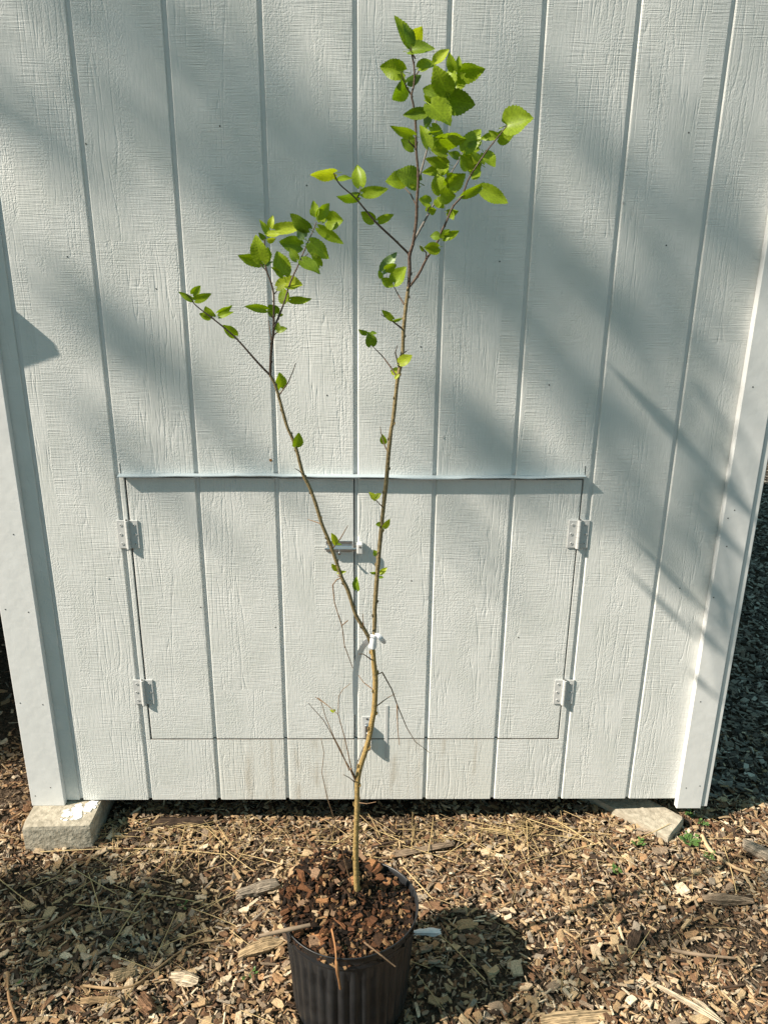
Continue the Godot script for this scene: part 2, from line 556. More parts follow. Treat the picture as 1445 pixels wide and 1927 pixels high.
func hinge(at: Vector3, parent: Node3D) -> void:
	var m: Material = mats["hinge_paint"]
	var h := Node3D.new()
	h.name = "hinge"
	parent.add_child(h, true)
	h.position = at
	for s in [-1, 1]:
		var st := new_st()
		box(st, V(-0.0275 if s < 0 else 0.003, -0.039, 0.0006), V(-0.003 if s < 0 else 0.0275, 0.039, 0.0034), 0.0007)
		obj("hinge_leaf", st, m, h)
		for y in [-0.026, 0.0, 0.026]:
			var sc := new_st()
			disc(sc, V(s * (0.017 if y != 0.0 else 0.019), y, 0.0034), Vector3.BACK, 0.0040, 0.0014)
			obj("screw", sc, m, h)
			var slot := new_st()
			disc(slot, V(s * (0.017 if y != 0.0 else 0.019), y, 0.0047), Vector3.BACK, 0.0014, 0.0004, 6)
			obj("screw_recess", slot, mats["dark_hole"], h)
	var kn := new_st()
	for k in 5:
		disc(kn, V(0, -0.039 + k * 0.0157, 0.0065), Vector3.UP, 0.0058, 0.0150, 14)
	obj("hinge_barrel", kn, m, h)
	var pin := new_st()
	disc(pin, V(0, -0.042, 0.0065), Vector3.UP, 0.0032, 0.085, 10)
	obj("hinge_pin", pin, mats["galvanised"], h)
	var worn := new_st()
	box(worn, V(-0.0052, -0.018, 0.0028), V(-0.0030, 0.022, 0.0037), 0.0002)
	obj("hinge_gap", worn, mats["dark_hole"], h)

func nail(at: Vector3, parent: Node3D) -> void:
	var st := new_st()
	disc(st, at, Vector3.BACK, 0.0018, 0.0006, 8)
	obj("nail_head", st, mats["dark_hole"], parent)

func build_shed() -> void:
	var s := thing("shed", "white painted wooden shed with vertical grooved siding and low double doors", "shed")
	var g := 0.0047
	var P: Material = mats["siding_paint"]
	var S := 0.2032
	# sheathing: the floor of the grooves, open where the doors are
	for r in [[-0.951, -0.592, 0.0905, 2.42], [0.5895, 1.031, 0.0905, 2.42], [-0.592, 0.5895, 1.0875, 2.42], [-0.592, 0.5895, 0.0905, 0.2975]]:
		slab("wall_sheathing", V(r[0], r[2], -0.026), V(r[1], r[3], -0.0065), mats["trim_paint"], s, 0.0004)
	board("siding_board", -0.948, -4 * S - g, 0.09, 2.42, P, s, false)
	board("siding_board", -4 * S + g, -3 * S - g, 0.09, 2.42, P, s)
	board("siding_board", -3 * S + g, -0.592, 0.2990, 1.0882, P, s, true, false)
	board("siding_board", 0.5895, 3 * S - g, 0.2990, 1.0882, P, s, false, true)
	board("siding_board", 3 * S + g, 4 * S - g, 0.09, 2.42, P, s)
	board("siding_board", 4 * S + g, 1.03, 0.09, 2.42, P, s, true, false)
	for k in range(-3, 3):
		var x0 := k * S + g
		var x1 := (k + 1) * S - g
		board("siding_board", x0, x1, 1.0885, 2.42, P, s)
		board("siding_board", x0, x1, 0.09, 0.2985, mats["stained_paint"] if k in [-2, -1, 0, 1] else P, s)
		slab("seam_shade", V(maxf(x0, -0.5915), 0.2986, -0.0064), V(minf(x1, 0.589), 0.2997, -0.0004 - 0.0006 * rng.randf()), mats["seam_shade_dark"], s, 0.0002)  # dark strip standing in for shade in the seam below the doors
	# the two doors
	for d in 2:
		var door := Node3D.new()
		door.name = "door"
		s.add_child(door, true)
		tag(door, ["left door leaf with the slide bolt", "right door leaf"][d])
		var lo := -0.5882 if d == 0 else -0.0022
		var hi := -0.0050 if d == 0 else 0.5862
		slab("door_backing", V(lo, 0.3028, -0.026), V(hi, 1.0845, -0.0065), mats["trim_paint"], door, 0.0006)
		for k in (range(-3, 0) if d == 0 else range(0, 3)):
			board("door_board", maxf(k * S + g, lo), minf((k + 1) * S - g, hi), 0.3022 + rng.randf_range(0.0, 0.0014), 1.0845, P, door)
	hinge(V(-0.594, 0.931, 0), s)
	hinge(V(-0.596, 0.458, 0), s)
	hinge(V(0.588, 0.937, 0), s)
	hinge(V(0.590, 0.458, 0), s)
	# slide bolt across the gap
	var bolt := Node3D.new()
	bolt.name = "slide_bolt"
	s.add_child(bolt, true)
	slab("bolt_plate", V(-0.078, 0.884, 0.0006), V(-0.008, 0.915, 0.003), mats["galvanised"], bolt, 0.0008)
	slab("bolt_housing", V(-0.077, 0.891, 0.003), V(-0.006, 0.9035, 0.0135), mats["galvanised"], bolt, 0.003)
	var rod := new_st()
	tube(rod, [V(-0.080, 0.8965, 0.0135), V(-0.03, 0.8965, 0.0135), V(0.016, 0.8965, 0.0135)], 0.0042, 0.0042, 12)
	obj("bolt_rod", rod, mats["galvanised"], bolt)
	var knob := new_st()
	tube(knob, [V(-0.042, 0.893, 0.014), V(-0.042, 0.888, 0.023), V(-0.042, 0.887, 0.027)], 0.0028, 0.0034, 10)
	obj("bolt_knob", knob, mats["galvanised"], bolt)
	slab("bolt_keeper", V(0.0035, 0.884, 0.0006), V(0.020, 0.914, 0.022), mats["hinge_paint"], bolt, 0.003)
	for q in [[-0.02, 0.9095], [-0.07, 0.9095], [-0.07, 0.8872], [-0.02, 0.8872]]:
		var sc := new_st()
		disc(sc, V(q[0], q[1], 0.003), Vector3.BACK, 0.0034, 0.0012)
		obj("screw", sc, mats["galvanised"], bolt)
	var num := new_st()
	disc(num, V(0.012, 0.905, 0.022), Vector3.BACK, 0.003, 0.0008)
	obj("screw", num, mats["galvanised"], bolt)
	# upright latch at the foot of the right door, half hidden by the stem
	var latch := Node3D.new()
	latch.name = "foot_latch"
	s.add_child(latch, true)
	slab("latch_plate", V(0.018, 0.305, 0.0006), V(0.046, 0.378, 0.003), mats["hinge_paint"], latch, 0.001)
	slab("latch_housing", V(0.026, 0.312, 0.003), V(0.038, 0.358, 0.017), mats["galvanised"], latch, 0.003)
	slab("latch_tongue", V(0.030, 0.272, 0.004), V(0.043, 0.336, 0.022), mats["galvanised"], latch, 0.004)
	for y in [0.370, 0.309]:
		var sc := new_st()
		disc(sc, V(0.032, y, 0.003), Vector3.BACK, 0.0034, 0.0012)
		obj("screw", sc, mats["galvanised"], latch)
	# a paint ridge left by old hardware
	slab("paint_ridge", V(0.084, 0.235, 0.0002), V(0.0925, 0.413, 0.0016), mats["hinge_paint"], s, 0.0008)
	# drip edge over the doors, bent and wavy
	var fl := new_st()
	var rows := []
	for i in 41:
		var x := lerpf(-0.602, 0.590, i / 40.0)
		var w := 0.0022 * bumps.get_noise_2d(x * 260.0, 9.0) + 0.0012 * bumps.get_noise_2d(x * 900.0, 19.0)
		var lift := 0.003 * sin(i * 0.16) + lerpf(0.0, 0.004, i / 40.0)
		rows.append([V(x, 1.0962 + lift * 0.6 + w, 0.0006), V(x, 1.0945 + lift + w, 0.0180 + w), V(x, 1.0932 + lift + w * 1.5, 0.0192 + w), V(x, 1.0912 + lift + w * 2.2, 0.0188 + w)])
	for i in 40:
		for k in 3:
			quad(fl, rows[i][k], rows[i + 1][k], rows[i + 1][k + 1], rows[i][k + 1], V(0, 1, 1))
		quad(fl, rows[i][3] - V(0, 0, 0.0012), rows[i + 1][3] - V(0, 0, 0.0012), rows[i + 1][0] - V(0, 0.0012, 0), rows[i][0] - V(0, 0.0012, 0), V(0, -1, 0))
	obj("drip_edge", fl, mats["flash_paint"], s)
	for q in [[-0.598, 1.094], [0.5905, 1.094]]:
		slab("saw_cut", V(q[0] - 0.0008, q[1], -0.003), V(q[0] + 0.0008, q[1] + 0.028, 0.0005), mats["dark_hole"], s, 0.0001)
	# corner boards with their nails
	var cl := slab("corner_board", V(-0.9515, 0.083, 0.0006), V(-0.855, 2.42, 0.018), mats["trim_paint"], s, 0.0018)
	for q in [[-0.884, 0.935], [-0.936, 0.721], [-0.876, 0.713], [-0.937, 0.432], [-0.875, 0.427], [-0.937, 0.119], [-0.889, 0.148]]: nail(V(q[0], q[1], 0.018), cl)
	var cr := slab("corner_board", V(0.957, 0.068, 0.0006), V(1.032, 2.42, 0.020), mats["trim_paint"], s, 0.0025)
	for q in [[0.980, 1.332], [0.985, 1.011], [0.971, 0.989], [0.98, 0.91], [0.967, 0.762], [0.978, 0.437], [0.977, 0.143], [1.017, 0.15]]: nail(V(q[0], q[1], 0.020), cr)
	slab("corner_board", V(1.0335, 0.072, -0.090), V(1.0525, 2.42, 0.015), mats["trim_paint"], s, 0.0018)
	for q in [[-0.5, 1.55], [-0.33, 1.9], [-0.14, 1.78], [0.31, 1.62], [-0.63, 1.86], [0.7, 1.66], [0.45, 1.33], [-0.7, 1.62], [0.13, 1.42], [-0.45, 0.72], [0.42, 0.63], [0.12, 0.8], [-0.25, 0.66], [0.85, 0.78], [0.72, 1.9], [-0.1, 1.3]]: nail(V(q[0] + 0.03, q[1], 0.0), s)
	for q in [[0.619, 1.752, 0.003], [0.222, 1.196, 0.0034], [-0.66, 0.805, 0.0034], [-0.62, 0.36, 0.0045]]:
		var st := new_st()
		disc(st, V(q[0], q[1], 0.0), Vector3.BACK, q[2], 0.0012, 9)
		obj("painted_screw", st, mats["hinge_paint"], s)
	var ru := new_st()
	disc(ru, V(-0.2155, 1.133, 0.0), Vector3.BACK, 0.0038, 0.0010, 7)
	obj("rusty_nail", ru, mats["rust"], s)
	# the rest of the building
	slab("side_wall", V(-0.951, 0.0905, -2.4), V(-0.926, 2.42, -0.0275), mats["trim_paint"], s)
	slab("side_wall", V(1.007, 0.0905, -2.4), V(1.032, 2.42, -0.0275), mats["trim_paint"], s)
	slab("back_wall", V(-0.951, 0.0905, -2.43), V(1.032, 2.42, -2.4015), mats["trim_paint"], s)
	slab("floor_deck", V(-0.924, 0.0915, -2.398), V(1.005, 0.115, -0.0285), mats["inside"], s)
	slab("roof", V(-1.08, 2.422, -2.6), V(1.16, 2.50, 0.05), mats["roofing"], s, 0.01)
	for x in [-0.75, 0.1, 0.8]:
		slab("floor_skid", V(x - 0.05, 0.03, -2.38), V(x + 0.05, 0.0905, -0.35), mats["inside"], s)
	# lean-to on the left: its roof corner throws the pointed shadow on the siding
	var l := thing("lean_to", "low lean-to roof with posts on the left side of the shed", "lean-to", V(-1.5, 0, -1.0))
	var xf := Transform3D(Basis(Vector3.BACK, 0.33), V(0.52, 1.64, 0.0))
	var roof := new_st()
	box(roof, V(-1.25, 0.0, -1.2), V(0.0, 0.03, 1.10), 0.003, xf)
	obj("lean_to_roof", roof, mats["roofing"], l)
	slab("added_shade_wall", V(-0.66, 0.0, -1.25), V(-0.63, 1.2, 1.02), mats["post_wood"], l)  # added unseen wall, keeps the sun off the ground left of the shed
	for z in [-1.1, 0.2]:
		slab("post", V(-0.62, 0.0, z), V(-0.54, 1.25, z + 0.08), mats["post_wood"], l)

func uneven_block(st: SurfaceTool, size: Vector3, xf: Transform3D, rough: float, n := 8) -> void:
	# a cast block: a subdivided box, corners worn, faces pitted
	var f := func(p: Vector3) -> Vector3:
		var q := p * 2.0
		var worn := maxf(0.0, absf(q.x) + absf(q.y) - 1.82) + maxf(0.0, absf(q.z) + absf(q.y) - 1.82) + maxf(0.0, absf(q.x) + absf(q.z) - 1.82)
		var d := 1.0 - worn * 0.07
		var w := p * size * d
		var k := bumps.get_noise_3dv(w * 420.0 + xf.origin * 300.0) + 0.6 * bumps.get_noise_3dv(w * 1500.0)
		return xf * (w + w.normalized() * k * rough)
	for ax in 3:
		for sg in [-0.5, 0.5]:
			for i in n:
				for j in n:
					var c := []
					for e in [[i, j], [i + 1, j], [i + 1, j + 1], [i, j + 1]]:
						var p := Vector3()
						p[ax] = sg
						p[(ax + 1) % 3] = float(e[0]) / n - 0.5
						p[(ax + 2) % 3] = float(e[1]) / n - 0.5
						c.append(f.call(p))
					var o := Vector3()
					o[ax] = sg
					quad(st, c[0], c[1], c[2], c[3], xf.basis * o)

func build_blocks() -> void:
	var a := thing("concrete_block", "grey concrete block splashed with white paint under the left shed corner", "concrete block", V(-0.852, 0.0, -0.02))
	var st := new_st()
	uneven_block(st, V(0.192, 0.12, 0.25), Transform3D(Basis(Vector3.UP, 0.02), V(0, 0.024, 0)), 0.0011, 22)
	obj("block", st, mats["concrete"], a)
	var r := RandomNumberGenerator.new()
	r.seed = 5
	var sp := new_st()
	for i in 70:
		var big := 0.011 * pow(r.randf(), 3.0) + 0.0016
		var t := r.randf() * 2.0 - 1.0
		var q := V(0.042 + t * 0.035 + r.randfn() * 0.012, 0.0862, 0.062 - t * 0.022 + r.randfn() * 0.011)
		if absf(q.x) > 0.088 or q.z > 0.115: continue
		var ring := []
		for k in 9:
			var rr := big * r.randf_range(0.5, 1.4)
			ring.append(q + V(cos(TAU * k / 9) * rr * 1.3, 0, sin(TAU * k / 9) * rr))
		for k in 9:
			tri(sp, q + V(0, 0.0007, 0), ring[k], ring[(k + 1) % 9], Vector3.UP)
			quad(sp, ring[k], ring[(k + 1) % 9], ring[(k + 1) % 9] - V(0, 0.003, 0), ring[k] - V(0, 0.003, 0), ring[k] - q)
	obj("paint_splash", sp, mats["splatter"], a)
	var b := thing("concrete_block", "tilted concrete paver half buried under the right shed corner", "concrete block", V(0.809, 0.0, -0.083))
	var s2 := new_st()
	uneven_block(s2, V(0.40, 0.075, 0.105), Transform3D(Basis(Vector3.UP, -0.785) * Basis(Vector3.RIGHT, 0.08), V(0.0, -0.001, 0.0)), 0.0012, 20)
	obj("block", s2, mats["concrete"], b)

# ---------------------------------------------------------------- the pot
func pot_ring(r: float, y: float, flute: float, a: float) -> Vector3:
	var rr := r + flute * (absf(cos(a * 17.0)) - 0.5) * 2.0
	rr *= 1.0 + 0.045 * cos(2.0 * a) * smoothstep(0.05, 0.27, y) + 0.008 * cos(3.0 * a + 1.0)
	return Vector3(cos(a) * rr, y, sin(a) * rr)

func lathe(st: SurfaceTool, prof: Array, n: int) -> void:
	st.set_smooth_group(0)
	for i in prof.size() - 1:
		for k in n:
			var a := TAU * k / n
			var b := TAU * (k + 1) / n
			var p: Array = prof[i]
			var q: Array = prof[i + 1]
			var c := [pot_ring(p[0], p[1], p[2], a), pot_ring(p[0], p[1], p[2], b), pot_ring(q[0], q[1], q[2], b), pot_ring(q[0], q[1], q[2], a)]
			for v in [0, 1, 2, 0, 2, 3]:
				st.set_uv(Vector2(k / float(n), p[1]))
				st.add_vertex(c[v])
	st.index()
	st.generate_normals()

func build_pot() -> void:
	var at := V(-0.003, 0.0, 0.568)
	var p := thing("nursery_pot", "black ribbed plastic nursery pot on the wood chips", "plant pot", at)
	var body := new_st()
	lathe(body, [[0.0, 0.004, 0.0], [0.122, 0.004, 0.0], [0.127, 0.010, 0.0], [0.1280, 0.024, 0.0032], [0.1302, 0.09, 0.0034], [0.1328, 0.16, 0.0034], [0.1350, 0.222, 0.0032], [0.1362, 0.2285, 0.0014], [0.1368, 0.232, 0.0], [0.1395, 0.2345, 0.0], [0.1405, 0.2375, 0.0], [0.1398, 0.240, 0.0]], 204)
	obj("pot_body", body, mats["pot_plastic"], p)
	var rim := new_st()
	lathe(rim, [[0.1396, 0.2405, 0.0], [0.1388, 0.243, 0.0], [0.1405, 0.262, 0.0], [0.1428, 0.2665, 0.0], [0.1448, 0.2690, 0.0], [0.1450, 0.2712, 0.0], [0.1436, 0.2722, 0.0], [0.1415, 0.2705, 0.0], [0.1390, 0.262, 0.0], [0.1340, 0.20, 0.0]], 120)
	obj("pot_rim", rim, mats["pot_plastic"], p)
	# potting mix, heaped to the back left
	var m := thing("potting_mix", "dark potting mix with bark pieces heaped in the black pot", "potting soil", at)
	tag(m, "", "", "", "stuff")
	var st := new_st()
	var n := 26
	for i in n:
		for k in 48:
			for e in [[i, k], [i + 1, k], [i + 1, k + 1], [i, k], [i + 1, k + 1], [i, k + 1]]:
				st.add_vertex(mix_point(float(e[0]) / n, TAU * (e[1] % 48) / 48.0))
	st.index()
	st.generate_normals()
	obj("soil_mound", st, mats["potting_mix"], m)
	var meshes := []
	for v in 5: meshes.append(chip_mesh(40 + v, [0.5, 0.7, 0.3, 0.8, 0.22][v], [0.15, 0.2, 0.10, 0.22, 0.07][v]))
	var tones := [Color(0.17, 0.075, 0.035), Color(0.10, 0.045, 0.022), Color(0.045, 0.026, 0.016), Color(0.022, 0.015, 0.011), Color(0.018, 0.013, 0.010), Color(0.36, 0.22, 0.11), Color(0.035, 0.021, 0.014)]
	var crumbs := func(_i: int) -> Array:
		var v := mix_point(sqrt(rng.randf()) * 0.99, rng.randf() * TAU)
		return [Transform3D(chip_basis(rng.randf_range(0.005, 0.017), 0.8), v + V(0, rng.randf_range(-0.002, 0.005), 0)), (tones[rng.randi() % 7] as Color) * rng.randf_range(0.6, 1.2)]
	scatter("bark_crumbs", meshes, mats["chip_wood"], 2600, crumbs, m)
	for k in 7:
		var cm: StandardMaterial3D = mats["chip_0"].duplicate()
		cm.albedo_color = ([Color(0.19, 0.085, 0.04), Color(0.12, 0.054, 0.027), Color(0.06, 0.033, 0.02), Color(0.50, 0.34, 0.20), Color(0.58, 0.43, 0.27), Color(0.30, 0.19, 0.12), Color(0.40, 0.20, 0.09)][k] as Color).linear_to_srgb()
		mats["bark_%d" % k] = cm
	for k in 80:
		var a := rng.randf() * TAU
		var q := sqrt(rng.randf()) * 0.97
		var v := mix_point(q, a)
		var pale := v.x < -0.02 and v.z < 0.06
		var id: int = [3, 4, 5, 6, 0, 4][rng.randi() % 6] if pale else [0, 1, 2, 6, 0, 1, 5, 2][rng.randi() % 8]
		put("bark_piece", meshes[k % 5], mats["bark_%d" % id], m, Transform3D(chip_basis(rng.randf_range(0.014, 0.036), 0.5), v + V(0, 0.004, 0)))

func mix_point(q: float, a: float) -> Vector3:
	var r := 0.1400 * q
	var v := pot_ring(r, 0.268, 0.0, a)
	var toward := clampf((-0.80 * v.x - 0.60 * v.z) / 0.14, 0.0, 1.0)
	if toward > 0.0: v *= 1.0 + 0.06 * toward * q
	var heap := 0.052 * exp(-pow((v.x + 0.045) / 0.10, 2.0) - pow((v.z + 0.05) / 0.09, 2.0))
	var lumps := 0.008 * bumps.get_noise_2d(v.x * 900.0, v.z * 900.0) + 0.004 * bumps.get_noise_2d(v.x * 2600.0, v.z * 2600.0)
	var edge := smoothstep(1.0, 0.86, q)
	var low := -0.004 * smoothstep(0.0, 0.12, v.x) - 0.004
	var spill := 0.024 * smoothstep(0.15, 0.8, toward)
	v.y = 0.262 + heap * (0.45 + 0.55 * edge) + spill + lumps + low
	if q > 0.97 and spill < 0.006: v.y -= 0.01
	return v

# ---------------------------------------------------------------- the sapling
func stem(called: String, m: String, r0: float, r1: float, pts: Array) -> void:
	var st := new_st()
	var local := []
	for v in pts: local.append((v as Vector3) - sapling.position)
	var sm := smooth_path(local, 1 if called == "twig" else 4)
	tube(st, sm, r0, r1, 9 if r0 > 0.003 else 6, 0.16)
	if pts.size() > 4:      # buds and leaf scars stand on the older wood
		for i in range(3, sm.size() - 2, 5):
			var t: Vector3 = ((sm[i + 1] as Vector3) - sm[i]).normalized()
			var side := (t.cross(Vector3.BACK) * (1.0 if i % 2 else -1.0) + Vector3.BACK * rng.randf_range(-0.3, 0.8)).normalized()
			var r := lerpf(r0, r1, float(i) / sm.size())
			tube(st, [sm[i] + side * r * 0.6, sm[i] + side * r * 1.25 + t * r * 0.5, sm[i] + side * r * 1.3 + t * r * 1.5], r * 0.55, r * 0.15, 5)
	obj(called, st, mats[m], sapling)

func leaf_mesh(v: int) -> ArrayMesh:      # heart-shaped, toothed, folded along the midrib; one unit long, one unit wide
	var r := RandomNumberGenerator.new()
	r.seed = 300 + v
	var st := new_st()
	st.set_smooth_group(0)
	var n := 19
	var fold := r.randf_range(0.10, 0.55)
	var curl := r.randf_range(0.05, 0.42) * (1.0 if v % 4 else -0.6)
	var twist := r.randf_range(-0.25, 0.25)
	var lob := 1.0 if v % 3 else 0.80
	var rows := []
	for i in n + 1:
		var t := float(i) / n
		var w := 0.5 * pow(maxf(sin(PI * pow(t, 0.62)), 0.0), 0.66) * (1.0 - 0.16 * smoothstep(0.6, 0.85, t))
		if i == 0: w = 0.16
		if i == n: w = 0.0
		var tooth := 1.045 if i % 2 else 0.965
		var row := []
		for c in [-2, -1, 0, 1, 2]:
			var k := absf(c) * 0.5
			var side := -1.0 if c < 0 else 1.0
			var x := side * w * (tooth if absi(c) == 2 else 0.52) * (k if k == 0.0 else 1.0) * (lob if side < 0 else 1.0)
			if c == 0: x = 0.0
			var y := t - 0.17 * k * maxf(0.0, 1.0 - 2.6 * t) + (0.02 * k if i % 2 else 0.0)
			var z := fold * absf(x) - curl * t * t * 0.6 + twist * x * t + 0.03 * sin(t * 9.0 + v) * k + (0.014 * (1.0 if i % 2 else -1.0) * (1.0 if absi(c) == 1 else 0.0))
			row.append([V(x, y, z), Vector2(0.5 + x, y)])
		rows.append(row)
	for i in n:
		for c in 4:
			for e in [rows[i][c], rows[i + 1][c + 1], rows[i][c + 1], rows[i][c], rows[i + 1][c], rows[i + 1][c + 1]]:
				st.set_uv(e[1])
				st.add_vertex(e[0])
	# the stalk
	for k in 3:
		var a := TAU * k / 3.0
		var b := TAU * (k + 1) / 3.0
		var p := [V(cos(a) * 0.02, -0.34, sin(a) * 0.02 - 0.03), V(cos(b) * 0.02, -0.34, sin(b) * 0.02 - 0.03), V(cos(b) * 0.018, 0.03, sin(b) * 0.018), V(cos(a) * 0.018, 0.03, sin(a) * 0.018)]
		for e in [0, 1, 2, 0, 2, 3]:
			st.set_uv(Vector2(0.5, 0.5))
			st.add_vertex(p[e])
	st.index()
	st.generate_normals()
	return st.commit()

func leaf(kind: String, a: Vector3, b: Vector3, width: float, roll: int) -> void:
	var d := b - a
	var l := d.length()
	var y := d / l
	var view := (V(0.02, 1.62, 1.9) - a).normalized()
	var z := (view - y * view.dot(y)).normalized()
	var x := y.cross(z)
	var turn := Basis(y, deg_to_rad(roll))
	var wide := width / cos(deg_to_rad(roll)) * 1.03
	var bs := Basis((turn * x) * wide, y * l, (turn * z) * (wide + l) * 0.5)
	put("leaf", leaf_meshes[rng.randi() % leaf_meshes.size()], mats["leaf_" + kind], sapling, Transform3D(bs, a - sapling.position))

func build_sapling() -> void:
	for v in 12: leaf_meshes.append(leaf_mesh(v))
	sapling = thing("mulberry_sapling", "slender young mulberry tree with two main stems growing from the black pot", "sapling", V(0.0125, 0.27, 0.55))
	stem("trunk", "bark_low", 0.0064, 0.0052, [V(0.0135, 0.2413, 0.5500), V(0.0114, 0.3113, 0.5500), V(0.0095, 0.3795, 0.5500), V(0.0102, 0.4419, 0.5500), V(0.0123, 0.5028, 0.5500), V(0.0130, 0.5352, 0.5500), V(0.0135, 0.5831, 0.5500), V(0.0192, 0.6184, 0.5500), V(0.0296, 0.6560, 0.5500), V(0.0380, 0.6931, 0.5500), V(0.0427, 0.7269, 0.5500), V(0.0473, 0.7547, 0.5500), V(0.0492, 0.7986, 0.5500), V(0.0492, 0.8310, 0.5500), V(0.0462, 0.8629, 0.5500), V(0.0434, 0.9023, 0.5500)])
	stem("right_leader", "bark_mid", 0.0045, 0.0031, [V(0.0434, 0.8997, 0.5500), V(0.0462, 0.9281, 0.5500), V(0.0471, 0.9664, 0.5500), V(0.0472, 0.9832, 0.5500), V(0.0507, 1.0471, 0.5500), V(0.0543, 1.0969, 0.5500), V(0.0590, 1.1578, 0.5500), V(0.0644, 1.2171, 0.5500), V(0.0674, 1.2519, 0.5500), V(0.0702, 1.2952, 0.5500), V(0.0740, 1.3355, 0.5500), V(0.0770, 1.3517, 0.5500), V(0.0808, 1.3913, 0.5500), V(0.0841, 1.4264, 0.5500), V(0.0889, 1.4514, 0.5500), V(0.0923, 1.4761, 0.5500), V(0.0927, 1.5060, 0.5500), V(0.0944, 1.5282, 0.5500), V(0.0970, 1.5574, 0.5500), V(0.1003, 1.5827, 0.5500)])
	stem("right_leader", "bark_high", 0.0031, 0.0011, [V(0.1003, 1.5818, 0.5500), V(0.1015, 1.6094, 0.5513), V(0.1008, 1.6322, 0.5527), V(0.1055, 1.6496, 0.5540), V(0.1064, 1.6543, 0.5553), V(0.1105, 1.6871, 0.5567), V(0.1106, 1.7139, 0.5580), V(0.1119, 1.7534, 0.5593), V(0.1078, 1.7920, 0.5607), V(0.1057, 1.8297, 0.5620), V(0.1014, 1.8568, 0.5633), V(0.0983, 1.8688, 0.5647), V(0.1020, 1.8856, 0.5660), V(0.1014, 1.9070, 0.5673), V(0.0969, 1.9257, 0.5687), V(0.0929, 1.9441, 0.5700)])
	stem("left_leader", "bark_mid", 0.0039, 0.0026, [V(0.0422, 0.8991, 0.5500), V(0.0347, 0.9239, 0.5518), V(0.0243, 0.9453, 0.5535), V(0.0095, 0.9753, 0.5553), V(-0.0043, 1.0248, 0.5571), V(-0.0157, 1.0520, 0.5588), V(-0.0289, 1.0960, 0.5606), V(-0.0409, 1.1330, 0.5624), V(-0.0516, 1.1623, 0.5641), V(-0.0629, 1.2051, 0.5659), V(-0.0732, 1.2356, 0.5676), V(-0.0835, 1.2588, 0.5694), V(-0.0931, 1.3018, 0.5712), V(-0.1008, 1.3263, 0.5729), V(-0.1096, 1.3495, 0.5747), V(-0.1213, 1.3996, 0.5765), V(-0.1276, 1.4227, 0.5782), V(-0.1343, 1.4364, 0.5800)])
	stem("left_leader", "bark_high", 0.0025, 0.0010, [V(-0.1343, 1.4360, 0.5800), V(-0.1320, 1.4657, 0.5811), V(-0.1293, 1.4879, 0.5822), V(-0.1255, 1.5098, 0.5833), V(-0.1238, 1.5421, 0.5844), V(-0.1232, 1.5718, 0.5856), V(-0.1272, 1.5906, 0.5867), V(-0.1329, 1.6071, 0.5878), V(-0.1343, 1.6234, 0.5889), V(-0.1339, 1.6557, 0.5900)])
	stem("branch", "bark_high", 0.0019, 0.0008, [V(-0.1343, 1.4364, 0.5800), V(-0.1545, 1.4593, 0.5850), V(-0.1874, 1.4991, 0.5900), V(-0.2157, 1.5251, 0.5950), V(-0.2477, 1.5515, 0.6000), V(-0.2534, 1.5622, 0.6050), V(-0.2602, 1.5706, 0.6100)])
	stem("branch", "bark_high", 0.0017, 0.0008, [V(-0.1246, 1.5164, 0.5850), V(-0.1157, 1.5355, 0.5806), V(-0.1073, 1.5566, 0.5762), V(-0.0998, 1.5798, 0.5719), V(-0.0921, 1.5987, 0.5675), V(-0.0837, 1.6154, 0.5631), V(-0.0698, 1.6466, 0.5588), V(-0.0577, 1.6715, 0.5544), V(-0.0532, 1.6829, 0.5500)])
	stem("branch", "bark_high", 0.0023, 0.0008, [V(0.1021, 1.5831, 0.5500), V(0.1172, 1.6043, 0.5536), V(0.1284, 1.6273, 0.5571), V(0.1360, 1.6387, 0.5607), V(0.1465, 1.6568, 0.5643), V(0.1474, 1.6628, 0.5679), V(0.1579, 1.6844, 0.5714), V(0.1681, 1.7083, 0.5750), V(0.1812, 1.7240, 0.5786), V(0.1896, 1.7472, 0.5821), V(0.1983, 1.7624, 0.5857), V(0.2133, 1.7850, 0.5893), V(0.2205, 1.7946, 0.5929), V(0.2302, 1.8067, 0.5964), V(0.2436, 1.8231, 0.6000)])
	stem("branch", "bark_grey", 0.0020, 0.0009, [V(0.1083, 1.6572, 0.5450), V(0.1261, 1.6882, 0.5308), V(0.1412, 1.7138, 0.5167), V(0.1594, 1.7369, 0.5025), V(0.1717, 1.7657, 0.4883), V(0.1849, 1.7870, 0.4742), V(0.1917, 1.8045, 0.4600)])
	stem("branch", "bark_grey", 0.0018, 0.0008, [V(0.1136, 1.7546, 0.5450), V(0.1180, 1.7649, 0.5342), V(0.1279, 1.7991, 0.5233), V(0.1352, 1.8241, 0.5125), V(0.1440, 1.8466, 0.5017), V(0.1555, 1.8771, 0.4908), V(0.1651, 1.8972, 0.4800)])
	stem("branch", "bark_high", 0.0020, 0.0009, [V(0.1003, 1.6349, 0.5500), V(0.0726, 1.6594, 0.5600), V(0.0433, 1.6845, 0.5700), V(0.0121, 1.7181, 0.5800), V(-0.0127, 1.7378, 0.5900), V(-0.0218, 1.7534, 0.6000)])
	stem("twig", "bark_high", 0.0013, 0.0006, [V(0.1112, 1.7090, 0.5500), V(0.1012, 1.7283, 0.5400), V(0.0904, 1.7396, 0.5300), V(0.0915, 1.7485, 0.5200)])
	stem("twig", "bark_high", 0.0013, 0.0006, [V(0.0990, 1.8713, 0.5500), V(0.0915, 1.8793, 0.5600), V(0.0854, 1.8883, 0.5700), V(0.0808, 1.8982, 0.5800)])
